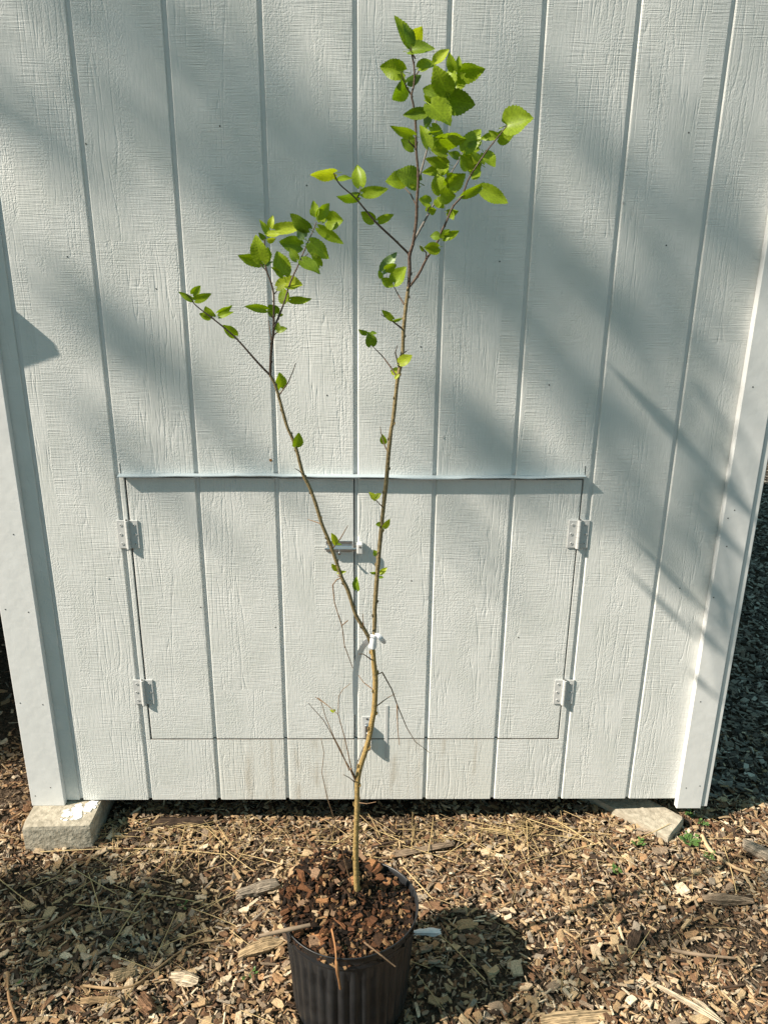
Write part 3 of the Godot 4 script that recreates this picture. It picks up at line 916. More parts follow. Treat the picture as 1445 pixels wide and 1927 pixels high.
	stem("twig", "bark_high", 0.0013, 0.0006, [V(0.1068, 1.8360, 0.5500), V(0.1159, 1.8451, 0.5350), V(0.1280, 1.8545, 0.5200)])
	stem("twig", "bark_high", 0.0013, 0.0006, [V(0.1071, 1.7963, 0.5500), V(0.0961, 1.8027, 0.5650), V(0.0914, 1.8108, 0.5800)])
	stem("twig", "bark_high", 0.0013, 0.0006, [V(0.0144, 1.7213, 0.5500), V(0.0186, 1.7317, 0.5350), V(0.0193, 1.7422, 0.5200)])
	stem("twig", "bark_high", 0.0013, 0.0006, [V(0.1033, 1.9226, 0.5500), V(0.0949, 1.9267, 0.5800)])
	stem("twig", "bark_high", 0.0013, 0.0006, [V(0.1031, 1.8959, 0.5500), V(0.1114, 1.9100, 0.5350), V(0.1276, 1.9174, 0.5200)])
	stem("twig", "bark_high", 0.0013, 0.0006, [V(0.1288, 1.7024, 0.5500), V(0.1293, 1.7102, 0.5800)])
	stem("twig", "bark_high", 0.0015, 0.0006, [V(0.0933, 1.5538, 0.5500), V(0.0823, 1.5710, 0.5350), V(0.0756, 1.5830, 0.5200)])
	stem("twig", "bark_high", 0.0015, 0.0006, [V(0.0903, 1.5138, 0.5500), V(0.0755, 1.5256, 0.5650), V(0.0537, 1.5392, 0.5800)])
	stem("twig", "bark_high", 0.0015, 0.0006, [V(0.0821, 1.4322, 0.5500), V(0.0725, 1.4460, 0.5400), V(0.0579, 1.4638, 0.5300), V(0.0388, 1.4812, 0.5200)])
	stem("twig", "bark_high", 0.0015, 0.0006, [V(0.0871, 1.4447, 0.5500), V(0.0790, 1.4749, 0.5650), V(0.0821, 1.4887, 0.5800)])
	stem("twig", "bark_high", 0.0015, 0.0006, [V(0.0920, 1.4713, 0.5500), V(0.1029, 1.4735, 0.5200)])
	stem("twig", "bark_high", 0.0015, 0.0006, [V(0.1288, 1.6281, 0.5500), V(0.1275, 1.6377, 0.5650), V(0.1155, 1.6478, 0.5800)])
	stem("twig", "bark_high", 0.0013, 0.0006, [V(-0.1269, 1.5683, 0.5500), V(-0.1218, 1.5756, 0.5200)])
	stem("twig", "bark_high", 0.0013, 0.0006, [V(-0.1284, 1.5276, 0.5500), V(-0.1329, 1.5374, 0.5650), V(-0.1380, 1.5447, 0.5800)])
	stem("twig", "bark_high", 0.0013, 0.0006, [V(-0.1342, 1.4921, 0.5500), V(-0.1373, 1.5051, 0.5350), V(-0.1413, 1.5228, 0.5200)])
	stem("twig", "bark_high", 0.0013, 0.0006, [V(-0.1234, 1.3977, 0.5500), V(-0.1068, 1.4199, 0.5600), V(-0.0961, 1.4420, 0.5700), V(-0.0902, 1.4574, 0.5800)])
	stem("twig", "bark_high", 0.0013, 0.0006, [V(-0.1367, 1.6051, 0.5500), V(-0.1472, 1.6132, 0.5350), V(-0.1550, 1.6204, 0.5200)])
	stem("twig", "bark_high", 0.0013, 0.0006, [V(-0.1293, 1.5010, 0.5500), V(-0.1172, 1.5100, 0.5800)])
	stem("twig", "bark_high", 0.0013, 0.0006, [V(-0.0849, 1.6156, 0.5500), V(-0.0765, 1.6278, 0.5350), V(-0.0698, 1.6342, 0.5200)])
	stem("twig", "bark_twig", 0.0013, 0.0006, [V(-0.0848, 1.2522, 0.5500), V(-0.0903, 1.2632, 0.5650), V(-0.0963, 1.2718, 0.5800)])
	stem("twig", "bark_twig", 0.0013, 0.0006, [V(-0.0525, 1.1561, 0.5500), V(-0.0682, 1.1568, 0.5350), V(-0.0808, 1.1551, 0.5200)])
	stem("twig", "bark_twig", 0.0013, 0.0006, [V(-0.0315, 1.1101, 0.5500), V(-0.0171, 1.1341, 0.5650), V(-0.0031, 1.1646, 0.5800)])
	stem("twig", "bark_twig", 0.0013, 0.0006, [V(-0.0148, 1.0464, 0.5500), V(-0.0258, 1.0402, 0.5200)])
	stem("twig", "bark_twig", 0.0013, 0.0006, [V(-0.0148, 1.0481, 0.5500), V(-0.0251, 1.0465, 0.5550), V(-0.0330, 1.0374, 0.5600), V(-0.0297, 1.0030, 0.5650), V(-0.0227, 0.9799, 0.5700), V(-0.0157, 0.9593, 0.5750), V(-0.0100, 0.9137, 0.5800)])
	stem("twig", "bark_twig", 0.0013, 0.0006, [V(-0.0167, 0.9465, 0.5500), V(-0.0057, 0.9432, 0.5200)])
	stem("twig", "bark_twig", 0.0013, 0.0006, [V(0.0259, 0.9381, 0.5500), V(0.0244, 0.9862, 0.5800)])
	stem("twig", "bark_twig", 0.0013, 0.0006, [V(0.0527, 1.0858, 0.5500), V(0.0470, 1.0819, 0.5200)])
	stem("twig", "bark_twig", 0.0013, 0.0006, [V(0.0614, 1.1893, 0.5500), V(0.0464, 1.2148, 0.5800)])
	stem("twig", "bark_twig", 0.0013, 0.0006, [V(0.0702, 1.2925, 0.5500), V(0.0625, 1.3062, 0.5400), V(0.0563, 1.3264, 0.5300), V(0.0553, 1.3354, 0.5200)])
	stem("twig", "bark_twig", 0.0013, 0.0006, [V(-0.0972, 1.3020, 0.5500), V(-0.0919, 1.3150, 0.5800)])
	stem("twig", "bark_twig", 0.0015, 0.0006, [V(0.0503, 0.8363, 0.5500), V(0.0633, 0.8401, 0.5450), V(0.0829, 0.7979, 0.5400), V(0.0956, 0.7561, 0.5350), V(0.1163, 0.6992, 0.5300), V(0.1346, 0.6625, 0.5250), V(0.1669, 0.6311, 0.5200)])
	stem("twig", "bark_twig", 0.0015, 0.0006, [V(0.0940, 0.7685, 0.5500), V(0.0952, 0.7231, 0.5650), V(0.0987, 0.6931, 0.5800)])
	stem("twig", "bark_twig", 0.0015, 0.0006, [V(0.0525, 0.7652, 0.5500), V(0.0737, 0.7741, 0.5350), V(0.0910, 0.7758, 0.5200)])
	stem("twig", "bark_twig", 0.0015, 0.0006, [V(0.0414, 0.8714, 0.5500), V(0.0257, 0.8923, 0.5650), V(0.0167, 0.9007, 0.5800)])
	stem("twig", "bark_twig", 0.0012, 0.0006, [V(0.0427, 0.8054, 0.5500), V(0.0256, 0.8112, 0.5350), V(0.0134, 0.8213, 0.5200)])
	stem("twig", "bark_twig", 0.0012, 0.0006, [V(-0.0010, 0.6125, 0.5500), V(-0.0177, 0.6530, 0.5575), V(-0.0397, 0.7121, 0.5650), V(-0.0542, 0.7477, 0.5725), V(-0.0833, 0.7919, 0.5800)])
	stem("twig", "bark_twig", 0.0012, 0.0006, [V(-0.0035, 0.6096, 0.5500), V(-0.0218, 0.6575, 0.5440), V(-0.0352, 0.6820, 0.5380), V(-0.0520, 0.7262, 0.5320), V(-0.0615, 0.7615, 0.5260), V(-0.0739, 0.7675, 0.5200)])
	stem("twig", "bark_twig", 0.0012, 0.0006, [V(-0.0664, 0.7844, 0.5500), V(-0.0448, 0.7755, 0.5650), V(-0.0250, 0.7657, 0.5800)])
	stem("twig", "bark_twig", 0.0012, 0.0006, [V(0.0015, 0.6125, 0.5500), V(-0.0130, 0.6862, 0.5440), V(-0.0262, 0.7386, 0.5380), V(-0.0249, 0.7764, 0.5320), V(-0.0166, 0.7892, 0.5260), V(-0.0011, 0.7993, 0.5200)])
	stem("twig", "bark_twig", 0.0012, 0.0006, [V(0.0076, 0.5807, 0.5500), V(-0.0031, 0.6036, 0.5650), V(-0.0147, 0.6224, 0.5800)])
	stem("twig", "bark_twig", 0.0012, 0.0006, [V(0.0100, 0.5860, 0.5500), V(0.0136, 0.6226, 0.5400), V(0.0258, 0.6532, 0.5300), V(0.0394, 0.6577, 0.5200)])
	stem("twig", "bark_twig", 0.0012, 0.0006, [V(0.0112, 0.5292, 0.5500), V(0.0337, 0.5378, 0.5650), V(0.0526, 0.5548, 0.5800)])
	stem("twig", "bark_twig", 0.0012, 0.0006, [V(0.0167, 0.5316, 0.5500), V(0.0196, 0.5194, 0.5200)])
	stem("twig", "bark_twig", 0.0012, 0.0006, [V(-0.0170, 0.9460, 0.5500), V(-0.0035, 0.9725, 0.5800)])
	stem("twig", "bark_twig", 0.0012, 0.0006, [V(-0.0226, 0.9688, 0.5500), V(-0.0162, 0.9396, 0.5425), V(-0.0121, 0.8940, 0.5350), V(0.0033, 0.8414, 0.5275), V(0.0134, 0.8213, 0.5200)])
	stem("twig", "bark_twig", 0.0032, 0.0024, [V(0.0118, 0.5831, 0.5500), V(0.0052, 0.6017, 0.5550), V(-0.0007, 0.6216, 0.5600)])
	stem("twig", "bark_twig", 0.0013, 0.0006, [V(-0.0001, 0.3408, 0.5800), V(-0.0129, 0.4033, 0.5843), V(-0.0284, 0.4961, 0.5886), V(-0.0399, 0.5467, 0.5929), V(-0.0469, 0.5768, 0.5971), V(-0.0572, 0.6432, 0.6014), V(-0.0519, 0.6938, 0.6057), V(-0.0569, 0.7311, 0.6100)])
	leaf("g", V(0.0913, 1.9390, 0.5667), V(0.0729, 1.9727, 0.5793), 0.0192, 24)
	leaf("d", V(0.0943, 1.9325, 0.5907), V(0.0855, 1.9577, 0.5994), 0.0158, 35)
	leaf("b", V(0.0973, 1.9491, 0.5222), V(0.1146, 1.9716, 0.5251), 0.0249, 37)
	leaf("d", V(0.0954, 1.9292, 0.5687), V(0.1297, 1.9303, 0.5839), 0.0186, -32)
	leaf("g", V(0.0843, 1.9032, 0.5552), V(0.0488, 1.9104, 0.5528), 0.0283, 3)
	leaf("g", V(0.0774, 1.8955, 0.5630), V(0.0913, 1.8879, 0.5592), 0.0064, -23)
	leaf("p", V(0.0935, 1.8914, 0.5410), V(0.1135, 1.8995, 0.5510), 0.0162, 22)
	leaf("d", V(0.0898, 1.8868, 0.5320), V(0.0674, 1.8673, 0.5419), 0.0268, -30)
	leaf("g", V(0.1096, 1.9061, 0.5663), V(0.1368, 1.9158, 0.5619), 0.0153, -41)
	leaf("b", V(0.1324, 1.9108, 0.5854), V(0.1528, 1.9273, 0.5830), 0.0152, -23)
	leaf("g", V(0.1600, 1.8990, 0.5937), V(0.1504, 1.9189, 0.6033), 0.0151, -17)
	leaf("g", V(0.1655, 1.9005, 0.5921), V(0.1671, 1.9175, 0.5948), 0.0094, 14)
	leaf("g", V(0.1713, 1.9070, 0.5354), V(0.2128, 1.9096, 0.5558), 0.0321, 16)
	leaf("g", V(0.1492, 1.8694, 0.5925), V(0.1283, 1.8990, 0.6086), 0.0359, -16)
	leaf("g", V(0.1546, 1.8775, 0.5471), V(0.1605, 1.9165, 0.5423), 0.0285, -29)
	leaf("d", V(0.1497, 1.8738, 0.5249), V(0.1183, 1.8861, 0.5241), 0.0322, 8)
	leaf("g", V(0.1721, 1.8913, 0.5203), V(0.1889, 1.8964, 0.5250), 0.0149, -13)
	leaf("g", V(0.1708, 1.8981, 0.5432), V(0.1824, 1.9046, 0.5484), 0.0114, -1)
	leaf("d", V(0.1538, 1.8681, 0.5437), V(0.1997, 1.8604, 0.5489), 0.0363, 17)
	leaf("g", V(0.1416, 1.8637, 0.5243), V(0.1193, 1.8727, 0.5360), 0.0131, -40)
	leaf("g", V(0.1281, 1.8538, 0.5762), V(0.1590, 1.8286, 0.5914), 0.0340, -40)
	leaf("d", V(0.1187, 1.8422, 0.5791), V(0.0853, 1.8392, 0.5799), 0.0173, 6)
	leaf("p", V(0.1279, 1.8539, 0.5207), V(0.1249, 1.8263, 0.5145), 0.0148, -26)
	leaf("g", V(0.1246, 1.7936, 0.5916), V(0.1130, 1.8261, 0.5881), 0.0192, 21)
	leaf("g", V(0.0997, 1.8097, 0.5897), V(0.0664, 1.8181, 0.6055), 0.0155, -13)
	leaf("d", V(0.1036, 1.7961, 0.5466), V(0.0835, 1.8083, 0.5500), 0.0230, 23)
	leaf("g", V(0.1074, 1.8009, 0.5281), V(0.1027, 1.8096, 0.5313), 0.0097, 24)
	leaf("g", V(0.1413, 1.8046, 0.5845), V(0.1850, 1.8064, 0.5750), 0.0281, 37)
	leaf("g", V(0.1348, 1.8014, 0.5268), V(0.1457, 1.8197, 0.5270), 0.0195, 9)
	leaf("g", V(0.1256, 1.8126, 0.5889), V(0.1447, 1.8153, 0.5890), 0.0047, 35)
	leaf("g", V(0.1859, 1.7929, 0.5609), V(0.2083, 1.8250, 0.5603), 0.0270, -15)
	leaf("g", V(0.1831, 1.7986, 0.5333), V(0.2127, 1.7970, 0.5278), 0.0195, -29)
	leaf("g", V(0.2481, 1.8276, 0.5717), V(0.2823, 1.8375, 0.5916), 0.0398, -28)
	leaf("g", V(0.2440, 1.8162, 0.5236), V(0.2648, 1.8202, 0.5351), 0.0247, 2)
	leaf("g", V(0.2369, 1.8152, 0.5504), V(0.2092, 1.8113, 0.5484), 0.0136, 7)
	leaf("g", V(0.2308, 1.8123, 0.5820), V(0.2179, 1.8182, 0.5833), 0.0079, -6)
	leaf("g", V(0.2141, 1.7776, 0.5242), V(0.1840, 1.7954, 0.5392), 0.0262, -39)
	leaf("g", V(0.2176, 1.7886, 0.5570), V(0.2329, 1.7671, 0.5670), 0.0198, -31)
	leaf("g", V(0.1883, 1.7658, 0.5749), V(0.1767, 1.7825, 0.5844), 0.0182, 10)
	leaf("g", V(0.1954, 1.7527, 0.5791), V(0.2107, 1.7621, 0.5761), 0.0157, -5)
	leaf("g", V(0.2050, 1.7676, 0.5312), V(0.1974, 1.7852, 0.5387), 0.0201, -17)
	leaf("g", V(0.1980, 1.7627, 0.5540), V(0.2120, 1.7724, 0.5632), 0.0144, 29)
	leaf("g", V(0.1523, 1.7838, 0.5932), V(0.1286, 1.7882, 0.5954), 0.0155, 0)
	leaf("g", V(0.1545, 1.7706, 0.5747), V(0.1219, 1.7762, 0.5783), 0.0207, -17)
	leaf("g", V(0.1569, 1.7652, 0.5503), V(0.1189, 1.7613, 0.5449), 0.0185, -10)
	leaf("d", V(0.1716, 1.7789, 0.5941), V(0.1564, 1.7841, 0.6015), 0.0130, 10)
	leaf("g", V(0.1535, 1.7619, 0.5574), V(0.1554, 1.7878, 0.5575), 0.0206, -34)
	leaf("d", V(0.1123, 1.7471, 0.5404), V(0.0770, 1.7614, 0.5533), 0.0333, 30)
	leaf("g", V(0.0890, 1.7463, 0.5471), V(0.0615, 1.7478, 0.5564), 0.0287, 23)
	leaf("g", V(0.0994, 1.7392, 0.5721), V(0.1072, 1.7378, 0.5741), 0.0063, 21)
	leaf("g", V(0.1498, 1.7310, 0.5473), V(0.1410, 1.7593, 0.5556), 0.0303, -18)
	leaf("g", V(0.1601, 1.7411, 0.5564), V(0.1868, 1.7562, 0.5670), 0.0273, 16)
	leaf("g", V(0.1609, 1.7555, 0.5420), V(0.1689, 1.7604, 0.5466), 0.0096, 12)
	leaf("g", V(0.1486, 1.7259, 0.5635), V(0.1735, 1.7253, 0.5577), 0.0265, 3)
	leaf("g", V(0.1451, 1.7208, 0.5388), V(0.1568, 1.7071, 0.5434), 0.0176, -3)
	leaf("g", V(0.1291, 1.7128, 0.5813), V(0.1118, 1.7176, 0.5854), 0.0161, 25)
	leaf("g", V(0.1290, 1.7026, 0.5461), V(0.1330, 1.7120, 0.5485), 0.0127, 19)
	leaf("g", V(0.1308, 1.7009, 0.5821), V(0.1406, 1.7037, 0.5822), 0.0124, 28)
	leaf("g", V(0.1832, 1.7249, 0.5852), V(0.2148, 1.7401, 0.5950), 0.0140, 39)
	leaf("g", V(0.2128, 1.7339, 0.5917), V(0.2522, 1.7132, 0.5980), 0.0236, 2)
	leaf("g", V(0.1638, 1.7023, 0.5325), V(0.1807, 1.7022, 0.5391), 0.0129, 36)
	leaf("g", V(0.1675, 1.6999, 0.5558), V(0.1719, 1.6890, 0.5590), 0.0111, 18)
	leaf("d", V(0.1469, 1.6626, 0.5748), V(0.1326, 1.6639, 0.5730), 0.0131, 23)
	leaf("g", V(0.1537, 1.6602, 0.5636), V(0.1644, 1.6738, 0.5680), 0.0173, -6)
	leaf("g", V(0.1591, 1.6629, 0.5668), V(0.1796, 1.6725, 0.5745), 0.0144, 11)
	leaf("g", V(0.1460, 1.6463, 0.5740), V(0.1233, 1.6434, 0.5687), 0.0206, -28)
	leaf("g", V(0.1236, 1.6407, 0.5531), V(0.1167, 1.6489, 0.5556), 0.0063, -23)
	leaf("b", V(-0.0230, 1.7559, 0.5714), V(-0.0602, 1.7534, 0.5799), 0.0194, -38)
	leaf("g", V(-0.0153, 1.7483, 0.5554), V(0.0060, 1.7526, 0.5536), 0.0095, -37)
	leaf("g", V(-0.0148, 1.7504, 0.5300), V(-0.0264, 1.7503, 0.5299), 0.0052, -26)
	leaf("g", V(0.0186, 1.7411, 0.5345), V(0.0127, 1.7736, 0.5273), 0.0231, -2)
	leaf("g", V(0.0245, 1.7295, 0.5485), V(0.0631, 1.7341, 0.5567), 0.0203, 7)
	leaf("d", V(0.0143, 1.7247, 0.5378), V(-0.0177, 1.7195, 0.5519), 0.0176, -41)
	leaf("g", V(0.0405, 1.6866, 0.5504), V(0.0202, 1.6999, 0.5494), 0.0190, -7)
	leaf("g", V(0.0495, 1.6874, 0.5286), V(0.0741, 1.6969, 0.5387), 0.0148, -10)
	leaf("g", V(0.1342, 1.8305, 0.5227), V(0.1545, 1.8092, 0.5288), 0.0163, -34)
	leaf("g", V(0.1993, 1.8058, 0.5609), V(0.2028, 1.7931, 0.5610), 0.0223, 6)
	leaf("g", V(0.1110, 1.8975, 0.5919), V(0.1225, 1.9003, 0.5964), 0.0044, -6)
	leaf("g", V(-0.2577, 1.5597, 0.5810), V(-0.2782, 1.5724, 0.5868), 0.0100, -10)
	leaf("g", V(-0.2671, 1.5666, 0.5307), V(-0.2530, 1.5800, 0.5343), 0.0138, 5)
	leaf("g", V(-0.2499, 1.5604, 0.5918), V(-0.2219, 1.5707, 0.6047), 0.0141, 9)
	leaf("g", V(-0.2335, 1.5307, 0.5463), V(-0.2433, 1.5465, 0.5543), 0.0185, -41)
	leaf("g", V(-0.2418, 1.5270, 0.5281), V(-0.2585, 1.5338, 0.5313), 0.0128, 9)
	leaf("g", V(-0.2249, 1.5363, 0.5306), V(-0.2006, 1.5464, 0.5362), 0.0103, 32)
	leaf("g", V(-0.2208, 1.5310, 0.5482), V(-0.1975, 1.5401, 0.5500), 0.0102, -22)
	leaf("g", V(-0.1976, 1.4985, 0.5419), V(-0.2148, 1.5173, 0.5545), 0.0190, -10)
	leaf("g", V(-0.1369, 1.5457, 0.5921), V(-0.1690, 1.5517, 0.6073), 0.0130, 8)
	leaf("d", V(-0.1259, 1.5356, 0.5395), V(-0.1367, 1.5504, 0.5485), 0.0213, 0)
	leaf("g", V(-0.1201, 1.5354, 0.5512), V(-0.1116, 1.5344, 0.5511), 0.0053, 40)
	leaf("g", V(-0.1236, 1.5106, 0.5569), V(-0.1199, 1.5227, 0.5564), 0.0119, -1)
	leaf("g", V(-0.1258, 1.5069, 0.5291), V(-0.1074, 1.5108, 0.5331), 0.0112, -4)
	leaf("g", V(-0.1218, 1.4099, 0.5420), V(-0.1201, 1.4355, 0.5502), 0.0195, 27)
	leaf("g", V(-0.1498, 1.6216, 0.5210), V(-0.1877, 1.6308, 0.5270), 0.0215, -19)
	leaf("g", V(-0.1406, 1.6224, 0.5901), V(-0.1478, 1.6593, 0.6030), 0.0321, -21)
	leaf("g", V(-0.1429, 1.6208, 0.5401), V(-0.1369, 1.6440, 0.5369), 0.0135, 41)
	leaf("p", V(-0.1429, 1.6145, 0.5420), V(-0.1278, 1.6210, 0.5453), 0.0072, -2)
	leaf("g", V(-0.1300, 1.6622, 0.5684), V(-0.1419, 1.6851, 0.5737), 0.0099, 20)
	leaf("d", V(-0.1418, 1.6566, 0.5289), V(-0.1508, 1.6668, 0.5334), 0.0088, -16)
	leaf("b", V(-0.1274, 1.6746, 0.5600), V(-0.1235, 1.6928, 0.5601), 0.0109, -17)
	leaf("b", V(-0.1189, 1.6706, 0.5597), V(-0.0709, 1.6771, 0.5645), 0.0190, -11)
	leaf("b", V(-0.1291, 1.6631, 0.5759), V(-0.1072, 1.6632, 0.5800), 0.0108, -38)
	leaf("b", V(-0.1351, 1.6544, 0.5389), V(-0.1217, 1.6566, 0.5402), 0.0087, 34)
	leaf("d", V(-0.0639, 1.6725, 0.5866), V(-0.0924, 1.6928, 0.5923), 0.0199, -40)
	leaf("p", V(-0.0712, 1.6596, 0.5784), V(-0.0826, 1.6705, 0.5795), 0.0177, 6)
	leaf("d", V(-0.0784, 1.6464, 0.5731), V(-0.1118, 1.6521, 0.5809), 0.0262, -1)
	leaf("d", V(-0.0829, 1.6250, 0.5884), V(-0.0952, 1.6421, 0.5892), 0.0144, -9)
	leaf("g", V(-0.0520, 1.6926, 0.5839), V(-0.0550, 1.7143, 0.5817), 0.0144, -17)
	leaf("g", V(-0.0480, 1.6907, 0.5823), V(-0.0310, 1.7109, 0.5770), 0.0163, 28)
	leaf("g", V(-0.0444, 1.6842, 0.5721), V(-0.0419, 1.7031, 0.5735), 0.0183, -17)
	leaf("g", V(-0.0545, 1.6938, 0.5786), V(-0.0615, 1.6995, 0.5826), 0.0098, -30)
	leaf("g", V(-0.0346, 1.6859, 0.5559), V(-0.0085, 1.6860, 0.5601), 0.0289, 0)
	leaf("g", V(-0.0485, 1.6739, 0.5448), V(-0.0094, 1.6506, 0.5386), 0.0172, 7)
	leaf("g", V(-0.0616, 1.6506, 0.5809), V(-0.0301, 1.6285, 0.5732), 0.0302, -22)
	leaf("g", V(-0.0471, 1.6160, 0.5815), V(-0.0591, 1.6364, 0.5897), 0.0144, 13)
	leaf("b", V(-0.0595, 1.6364, 0.5219), V(-0.0424, 1.6355, 0.5268), 0.0112, 40)
	leaf("d", V(-0.0739, 1.6221, 0.5949), V(-0.0448, 1.6063, 0.6039), 0.0198, -37)
	leaf("g", V(-0.1056, 1.6010, 0.5832), V(-0.1167, 1.6368, 0.5800), 0.0270, 12)
	leaf("g", V(-0.1131, 1.6073, 0.5914), V(-0.1243, 1.6134, 0.5951), 0.0060, -30)
	leaf("b", V(-0.1207, 1.5805, 0.5419), V(-0.0934, 1.5941, 0.5548), 0.0183, -29)
	leaf("b", V(-0.1036, 1.5859, 0.5658), V(-0.0770, 1.5862, 0.5674), 0.0217, -28)
	leaf("g", V(-0.1032, 1.5583, 0.5667), V(-0.1119, 1.5793, 0.5617), 0.0203, -32)
	leaf("b", V(-0.1028, 1.5980, 0.5484), V(-0.1005, 1.6065, 0.5467), 0.0096, -37)
	leaf("g", V(-0.0968, 1.5613, 0.5631), V(-0.0628, 1.5607, 0.5733), 0.0123, 31)
	leaf("p", V(0.0574, 1.6076, 0.5301), V(0.0794, 1.6381, 0.5329), 0.0185, -15)
	leaf("g", V(0.0614, 1.6110, 0.5650), V(0.0786, 1.6191, 0.5672), 0.0137, 36)
	leaf("g", V(0.0536, 1.5964, 0.5481), V(0.0498, 1.6088, 0.5454), 0.0091, 16)
	leaf("g", V(0.0699, 1.5853, 0.5313), V(0.0547, 1.5961, 0.5355), 0.0157, 0)
	leaf("g", V(0.0730, 1.5857, 0.5883), V(0.0649, 1.5840, 0.5897), 0.0058, 10)
	leaf("g", V(0.0772, 1.5892, 0.5397), V(0.0970, 1.6145, 0.5450), 0.0249, -20)
	leaf("g", V(0.0732, 1.5319, 0.5763), V(0.0554, 1.5472, 0.5795), 0.0117, -30)
	leaf("g", V(0.0763, 1.5252, 0.5376), V(0.0924, 1.5300, 0.5381), 0.0052, 19)
	leaf("d", V(0.0374, 1.4831, 0.5334), V(0.0344, 1.5054, 0.5397), 0.0218, 13)
	leaf("d", V(0.0296, 1.5022, 0.5264), V(0.0152, 1.5072, 0.5302), 0.0105, -34)
	leaf("d", V(0.0373, 1.5035, 0.5294), V(0.0479, 1.5038, 0.5314), 0.0061, -21)
	leaf("b", V(0.0871, 1.4600, 0.5858), V(0.1063, 1.4734, 0.5884), 0.0175, -14)
	leaf("b", V(0.0863, 1.4610, 0.5797), V(0.0844, 1.4682, 0.5780), 0.0082, 18)
	leaf("b", V(0.0839, 1.4341, 0.5240), V(0.0730, 1.4396, 0.5223), 0.0147, 37)
	leaf("b", V(0.0795, 1.4315, 0.5711), V(0.0870, 1.4390, 0.5702), 0.0063, -32)
	leaf("g", V(-0.0918, 1.3170, 0.5930), V(-0.0855, 1.3399, 0.5985), 0.0170, 26)
	leaf("g", V(0.0616, 1.3073, 0.5305), V(0.0581, 1.3227, 0.5338), 0.0141, -12)
	leaf("b", V(0.0467, 1.2025, 0.5376), V(0.0354, 1.2154, 0.5376), 0.0106, 9)
	leaf("b", V(0.0478, 1.2064, 0.5462), V(0.0571, 1.2160, 0.5467), 0.0096, -30)
	leaf("b", V(0.0622, 1.1622, 0.5823), V(0.0730, 1.1803, 0.5870), 0.0113, 25)
	leaf("g", V(0.0560, 1.1575, 0.5525), V(0.0481, 1.1585, 0.5556), 0.0088, 1)
	leaf("b", V(-0.0273, 1.1242, 0.5644), V(-0.0348, 1.1461, 0.5684), 0.0129, 20)
	leaf("d", V(-0.0269, 1.1161, 0.5497), V(-0.0145, 1.1153, 0.5474), 0.0051, -39)
	leaf("g", V(0.0487, 1.0885, 0.5352), V(0.0451, 1.0987, 0.5326), 0.0100, 32)
	leaf("b", V(-0.0237, 1.0670, 0.5561), V(-0.0336, 1.0828, 0.5615), 0.0118, -41)
	leaf("b", V(-0.0226, 1.0616, 0.5553), V(-0.0074, 1.0656, 0.5615), 0.0071, 10)
	leaf("d", V(0.0118, 1.0251, 0.5521), V(0.0096, 1.0502, 0.5545), 0.0148, -33)
	leaf("b", V(0.0572, 1.0493, 0.5316), V(0.0712, 1.0609, 0.5291), 0.0108, -10)
	leaf("g", V(0.0476, 1.0579, 0.5489), V(0.0368, 1.0616, 0.5534), 0.0062, -29)
	leaf("d", V(0.0560, 1.0436, 0.5391), V(0.0642, 1.0447, 0.5387), 0.0057, -28)
	leaf("b", V(-0.0344, 0.7465, 0.5415), V(-0.0428, 0.7502, 0.5408), 0.0056, -1)
	leaf("b", V(-0.0341, 0.7354, 0.5224), V(-0.0352, 0.7427, 0.5250), 0.0046, -11)
	# the white loop label round the fork
	var t := thing("plant_tag", "white plastic loop tag fastened round the fork of the young tree", "plant tag", V(0.045, 0.915, 0.55))
	var st := new_st()
	tube(st, [V(-0.0015, -0.016, 0.0), V(-0.001, -0.006, 0.001), V(0.0, 0.004, 0.0012), V(0.001, 0.0135, 0.001)], 0.0078, 0.0074, 14)
	obj("tag_clip", st, mats["tag_white"], t)
	var e := new_st()
	ribbon(e, smooth_path([V(0.004, 0.013, 0.004), V(0.010, 0.014, 0.009), V(0.016, 0.006, 0.008), V(0.021, -0.005, 0.0), V(0.018, -0.010, -0.006)], 5), [0.009, 0.009, 0.009, 0.0085, 0.007], V(0.25, 0.15, 1))
	obj("tag_end", e, mats["tag_white"], t)
	var rb := new_st()
	ribbon(rb, smooth_path([V(0.0, -0.009, -0.011), V(-0.012, -0.010, -0.012), V(-0.026, -0.032, -0.010), V(-0.0345, -0.069, -0.006), V(-0.0355, -0.118, -0.004), V(-0.0375, -0.172, -0.003)], 8), [0.0135, 0.0140, 0.0135, 0.0135, 0.0125, 0.004], V(0.55, 0.0, 1.0))
	obj("tag_strip", rb, mats["tag_back"], t)

func ribbon(st: SurfaceTool, pts: Array, widths: Array, face: Vector3) -> void:
	var rows := []
	for i in pts.size():
		var d: Vector3 = ((pts[mini(i + 1, pts.size() - 1)] as Vector3) - pts[maxi(i - 1, 0)]).normalized()
		var side: Vector3 = d.cross(face.normalized()).normalized()
		var q := float(i) / (pts.size() - 1) * (widths.size() - 1)
		var w := lerpf(widths[int(q)], widths[mini(int(q) + 1, widths.size() - 1)], q - int(q)) * 0.5
		rows.append([pts[i] - side * w, pts[i] + side * w])
	for i in rows.size() - 1:
		var n := face.normalized() * 0.0003
		quad(st, rows[i][0] + n, rows[i][1] + n, rows[i + 1][1] + n, rows[i + 1][0] + n, face)
		quad(st, rows[i][0] - n, rows[i][1] - n, rows[i + 1][1] - n, rows[i + 1][0] - n, -face)

